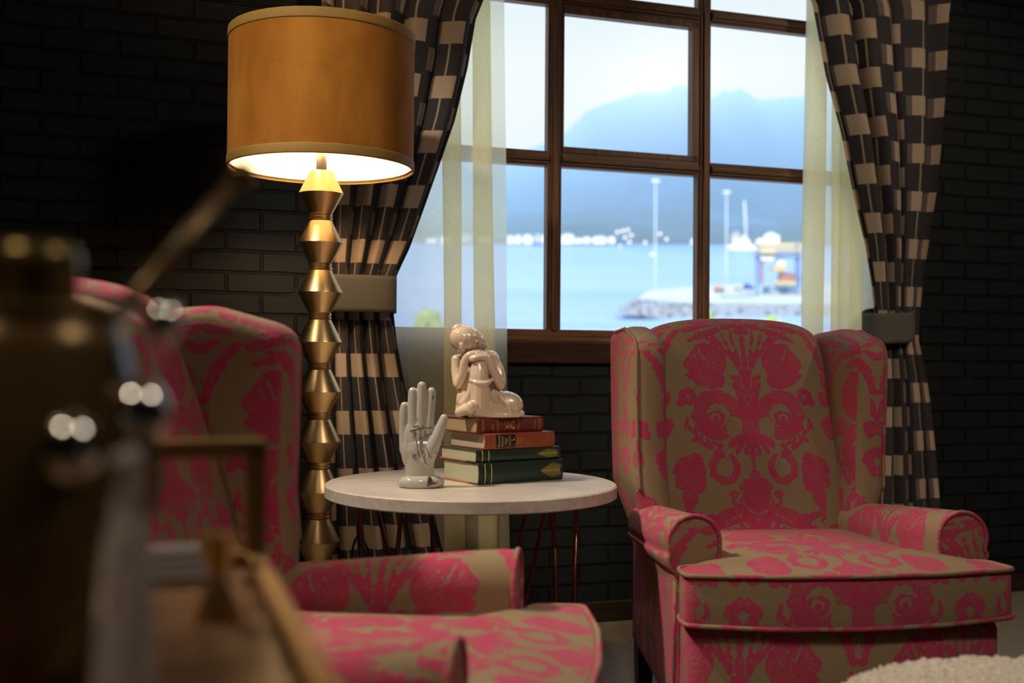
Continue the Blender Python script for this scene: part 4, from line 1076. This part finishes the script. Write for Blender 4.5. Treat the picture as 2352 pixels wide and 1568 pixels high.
def fd(a, b):
    i = round(a*89); p = at(*dn[3][i], 213); q_ = at(*back[i], 248); return tuple(p.lerp(q_, b))
tag(dk.grid(90, 6, fd).build('pier_deck', M['concrete']), 'pale concrete pier deck above the boulders', 'pier', None, 'structure')
def px_box(name, x0, x1, y0, y1, Y, dep, mat, label, cat, group=None, parent=None):
    a, b = at(x0, y1, Y), at(x1, y0, Y)
    mb = MB().box(min(a.x, b.x), max(a.x, b.x), Y, Y+dep, min(a.z, b.z), max(a.z, b.z))
    o = mb.build(name, mat, parent, None, False, .03)
    if label: tag(o, label, cat, group)
    return o
def local(o, root_M):      # move a part built in world space under a root placed elsewhere
    return o
for (x0, x1, y0, y1, mt, lb) in ((1745, 1776, 655, 679, 'lightblue', 'smaller pale blue shipping container under the yellow crane'), (1780, 1827, 656, 681, 'lightblue', 'larger pale blue shipping container under the yellow crane'), (1655, 1738, 681, 692, 'bluepaint', 'long navy container lying on the pier edge')):
    o = px_box('shipping_container', x0, x1, y0, y1, 230 if mt == 'lightblue' else 222, 5, M[mt], None, None); tag(o, lb, 'shipping container')
    a = at((x0+x1)/2, (y0+y1)/2, 229.9)
    if mt == 'lightblue':
        vs, fs = text_mesh('PORT' if x1-x0 > 40 else 'SEA', .9); vs = [(a.x+v[0], a.y, a.z+v[1]) for v in vs]
        MB().add(vs, fs).build('lettering', M['bluepaint'], o, smooth=False, fix=False)
cr_ = tag(empty('gantry_crane'), 'blue and yellow gantry crane at the end of the pier', 'crane')
for x0, x1, Y in ((1737, 1743, 226), (1828, 1834, 226), (1746, 1751, 240), (1834, 1839, 240)):
    a, b = at(x0, 683, Y), at(x1, 560, Y); MB().box(a.x, b.x, Y, Y+.7, a.z, b.z).build('leg', M['steel'], cr_, smooth=False)
def cbox(nm, x0, x1, y0, y1, Y, dep, mt):
    a, b = at(x0, y1, Y), at(x1, y0, Y); MB().box(a.x, b.x, Y, Y+dep, a.z, b.z).build(nm, M[mt], cr_, smooth=False)
cbox('main_beam', 1736, 1842, 582, 590, 225, 1.2, 'steel'); cbox('walkway', 1738, 1842, 572, 577, 225.5, 3, 'yellow'); cbox('upper_beam', 1737, 1842, 558, 566, 228, 1.5, 'yellow')
cbox('trolley', 1750, 1782, 576, 582, 224.5, 2, 'yellow'); cbox('machine_house', 1748, 1778, 588, 597, 225, 3, 'whitepaint'); cbox('cab', 1786, 1804, 592, 612, 226, 3, 'whitepaint'); cbox('spreader', 1776, 1806, 610, 622, 226, 3, 'yellow'); cbox('red_load', 1794, 1828, 626, 646, 227, 3, 'redpaint'); cbox('mast', 1784, 1790, 540, 558, 228, 1, 'whitepaint'); cbox('hoist_column', 1749, 1754, 598, 650, 226, .8, 'redpaint'); cbox('load_frame', 1780, 1828, 646, 652, 226, 3, 'yellow')
for x, y0, y1, Y, lb in ((1505, 416, 690, 216, 'tallest white light mast near the tip of the pier'), (1668, 442, 668, 236, 'thin white light mast behind the orange machine on the pier')):
    r = tag(empty('light_mast'), lb, 'light mast')
    a, b = at(x, y1, Y), at(x+1, y0, Y); MB().tube([a, a.lerp(b, .5), b], [.11, .09, .07], 10).build('pole', M['whitepaint'], r)
    MB().box(b.x-.75, b.x+.75, b.y-.3, b.y+.3, b.z-.1, b.z+.25).build('lamp_head', M['whitepaint'], r, smooth=False)
for k, (x0, x1, y0, y1, mt, lb) in enumerate(((1642, 1664, 654, 668, 'orangepaint', 'orange machine beside the thin light mast on the pier'), (1688, 1704, 655, 664, 'yellow', 'yellow loader between the thin light mast and the crane'), (1668, 1690, 672, 682, 'orangepaint', 'orange crate stacked on the navy container'), (1710, 1733, 650, 664, 'bluepaint', 'dark machine next to the crane leg'))):
    r = tag(empty('pier_vehicle'), lb, 'vehicle'); Y = 232-k
    a, b = at(x0, y1, Y), at(x1, y0, Y); w3 = b.x-a.x; h3 = b.z-a.z
    MB().box(a.x, b.x, Y, Y+2, a.z+h3*.2, a.z+h3*.65).build('chassis', M[mt], r, smooth=False, bevel=.08)
    MB().box(a.x+w3*.15, a.x+w3*.55, Y+.1, Y+1.9, a.z+h3*.65, b.z).build('cab', M[mt], r, smooth=False, bevel=.1)
    for f in (.2, .8):
        wh = MB(); wh.prism([(a.x+w3*f+h3*.2*cos(q_*pi/6), a.z+h3*.2+h3*.2*sin(q_*pi/6)) for q_ in range(12)], Y-.1, Y+2.1, 'y'); wh.build('wheel', M['black'], r, smooth=False)
random.seed(4)
for k in range(16):
    x = 1515+k*8+random.uniform(-1, 1); y = 690-k*.35-random.uniform(0, 10); Y = 222+random.uniform(0, 10); hh = random.uniform(3, 8)
    mt = random.choice(['whitepaint', 'whitepaint', 'concrete', 'whitepaint', 'orangepaint' if k in (5, 11) else 'lightblue'])
    a, b = at(x, y, Y), at(x+random.uniform(3.5, 6), y-hh, Y)
    tag(MB().box(a.x, b.x, Y, Y+1, a.z, b.z).build('cargo_crate', M[mt], None, None, False, .05), 'pale cargo crate on the deck between the light masts', 'crate', 'crates along the pier deck')
random.seed(11)
hs = [(1166, 1180), (1184, 1196), (1202, 1222), (1226, 1244), (1246, 1258), (1291, 1318), (1322, 1336), (1340, 1356), (1362, 1392), (1398, 1412), (1590, 1600), (1682, 1700), (1704, 1716), (1740, 1756), (1760, 1782), (980, 1004), (1012, 1040), (1060, 1082), (1100, 1130)]
for x0, x1 in hs:
    hh = random.uniform(10, 24); yb = 560+random.uniform(-3, 1)
    Y = 612
    r = tag(empty('waterfront_building'), 'pale waterfront building on the far shore', 'building', 'waterfront buildings on the far shore')
    a, b = at(x0, yb, Y), at(x1, yb-hh, Y)
    MB().box(a.x, b.x, Y, Y+6, a.z, b.z).build('walls', M[random.choice(['whitepaint', 'whitepaint', 'concrete'])], r, smooth=False)
    MB().prism([(a.x-.4, b.z), (b.x+.4, b.z), ((a.x+b.x)/2, b.z+(b.z-a.z)*.22)], Y-.3, Y+6.3, 'y').build('roof', M[random.choice(['whitepaint', 'concrete', 'lightblue'])], r, smooth=False)
sb_ = tag(empty('sailing_ship'), 'white sailing ship with one tall mast near the far shore', 'ship')
a = at(1708, 578, 575)
MB().prism([(-9, 3.2), (9.5, 3.4), (7, 0), (-7, 0)], -2, 2, 'y').build('hull', M['whitepaint'], sb_, Matrix.Translation(a), False)
MB().box(-5, 3, -1.3, 1.3, 3.3, 6.2).build('deckhouse', M['whitepaint'], sb_, Matrix.Translation(a), False)
MB().tube([(1.5, 0, 3.3), (1, 0, 15), (.3, 0, 27)], [.4, .35, .3], 8).build('mast', M['whitepaint'], sb_, Matrix.Translation(a))
for x, y in ((1418, 533), (1430, 530), (1442, 528), (1436, 545), (1450, 540), (1424, 566), (1446, 556), (1482, 557), (1498, 585), (1516, 537), (1531, 549)):  # blurred sun glints, made as small emitting globes
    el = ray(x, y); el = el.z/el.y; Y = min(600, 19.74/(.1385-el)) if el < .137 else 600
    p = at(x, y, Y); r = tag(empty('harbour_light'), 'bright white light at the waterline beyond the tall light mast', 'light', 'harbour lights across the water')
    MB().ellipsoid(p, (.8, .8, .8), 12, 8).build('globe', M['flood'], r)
    MB().tube([Vector((p.x, p.y, plane_z(p.y)-.5)), p], .12, 6).build('post', M['steel'], r)  # made-up post, only there to hold the glint globe
def bush(name, px, py, rpx, Y, label, n_=80):
    c = at(px, py, Y); R_ = rpx/F_PX*Y; mb = MB()
    for k in range(n_):
        an = random.uniform(0, 2*pi); rr = R_*sqrt(random.random())*.75; zz = random.uniform(-2.6, .55)*R_*sqrt(max(.05, 1-(rr/R_)**2))
        mb.ellipsoid((c.x+rr*cos(an), c.y+rr*sin(an), c.z+zz), [R_*random.uniform(.22, .38)]*3, 9, 6)
    r = tag(empty(name), label, 'tree')
    mb.build('crown', M['foliage'], r); MB().tube([c+Vector((0, 0, -R_*3)), c+Vector((0, 0, -R_*.3))], R_*.1, 7).build('trunk', M['base'], r)
bush('tree', 985, 735, 38, 76, 'pale green tree showing through the sheer curtain')
bush('tree', 1618, 738, 30, 70, 'yellow green treetop behind the wing chair, below the pier')
bush('tree', 1775, 752, 34, 70, 'yellow green treetop below the crane, close to the sheer curtain')
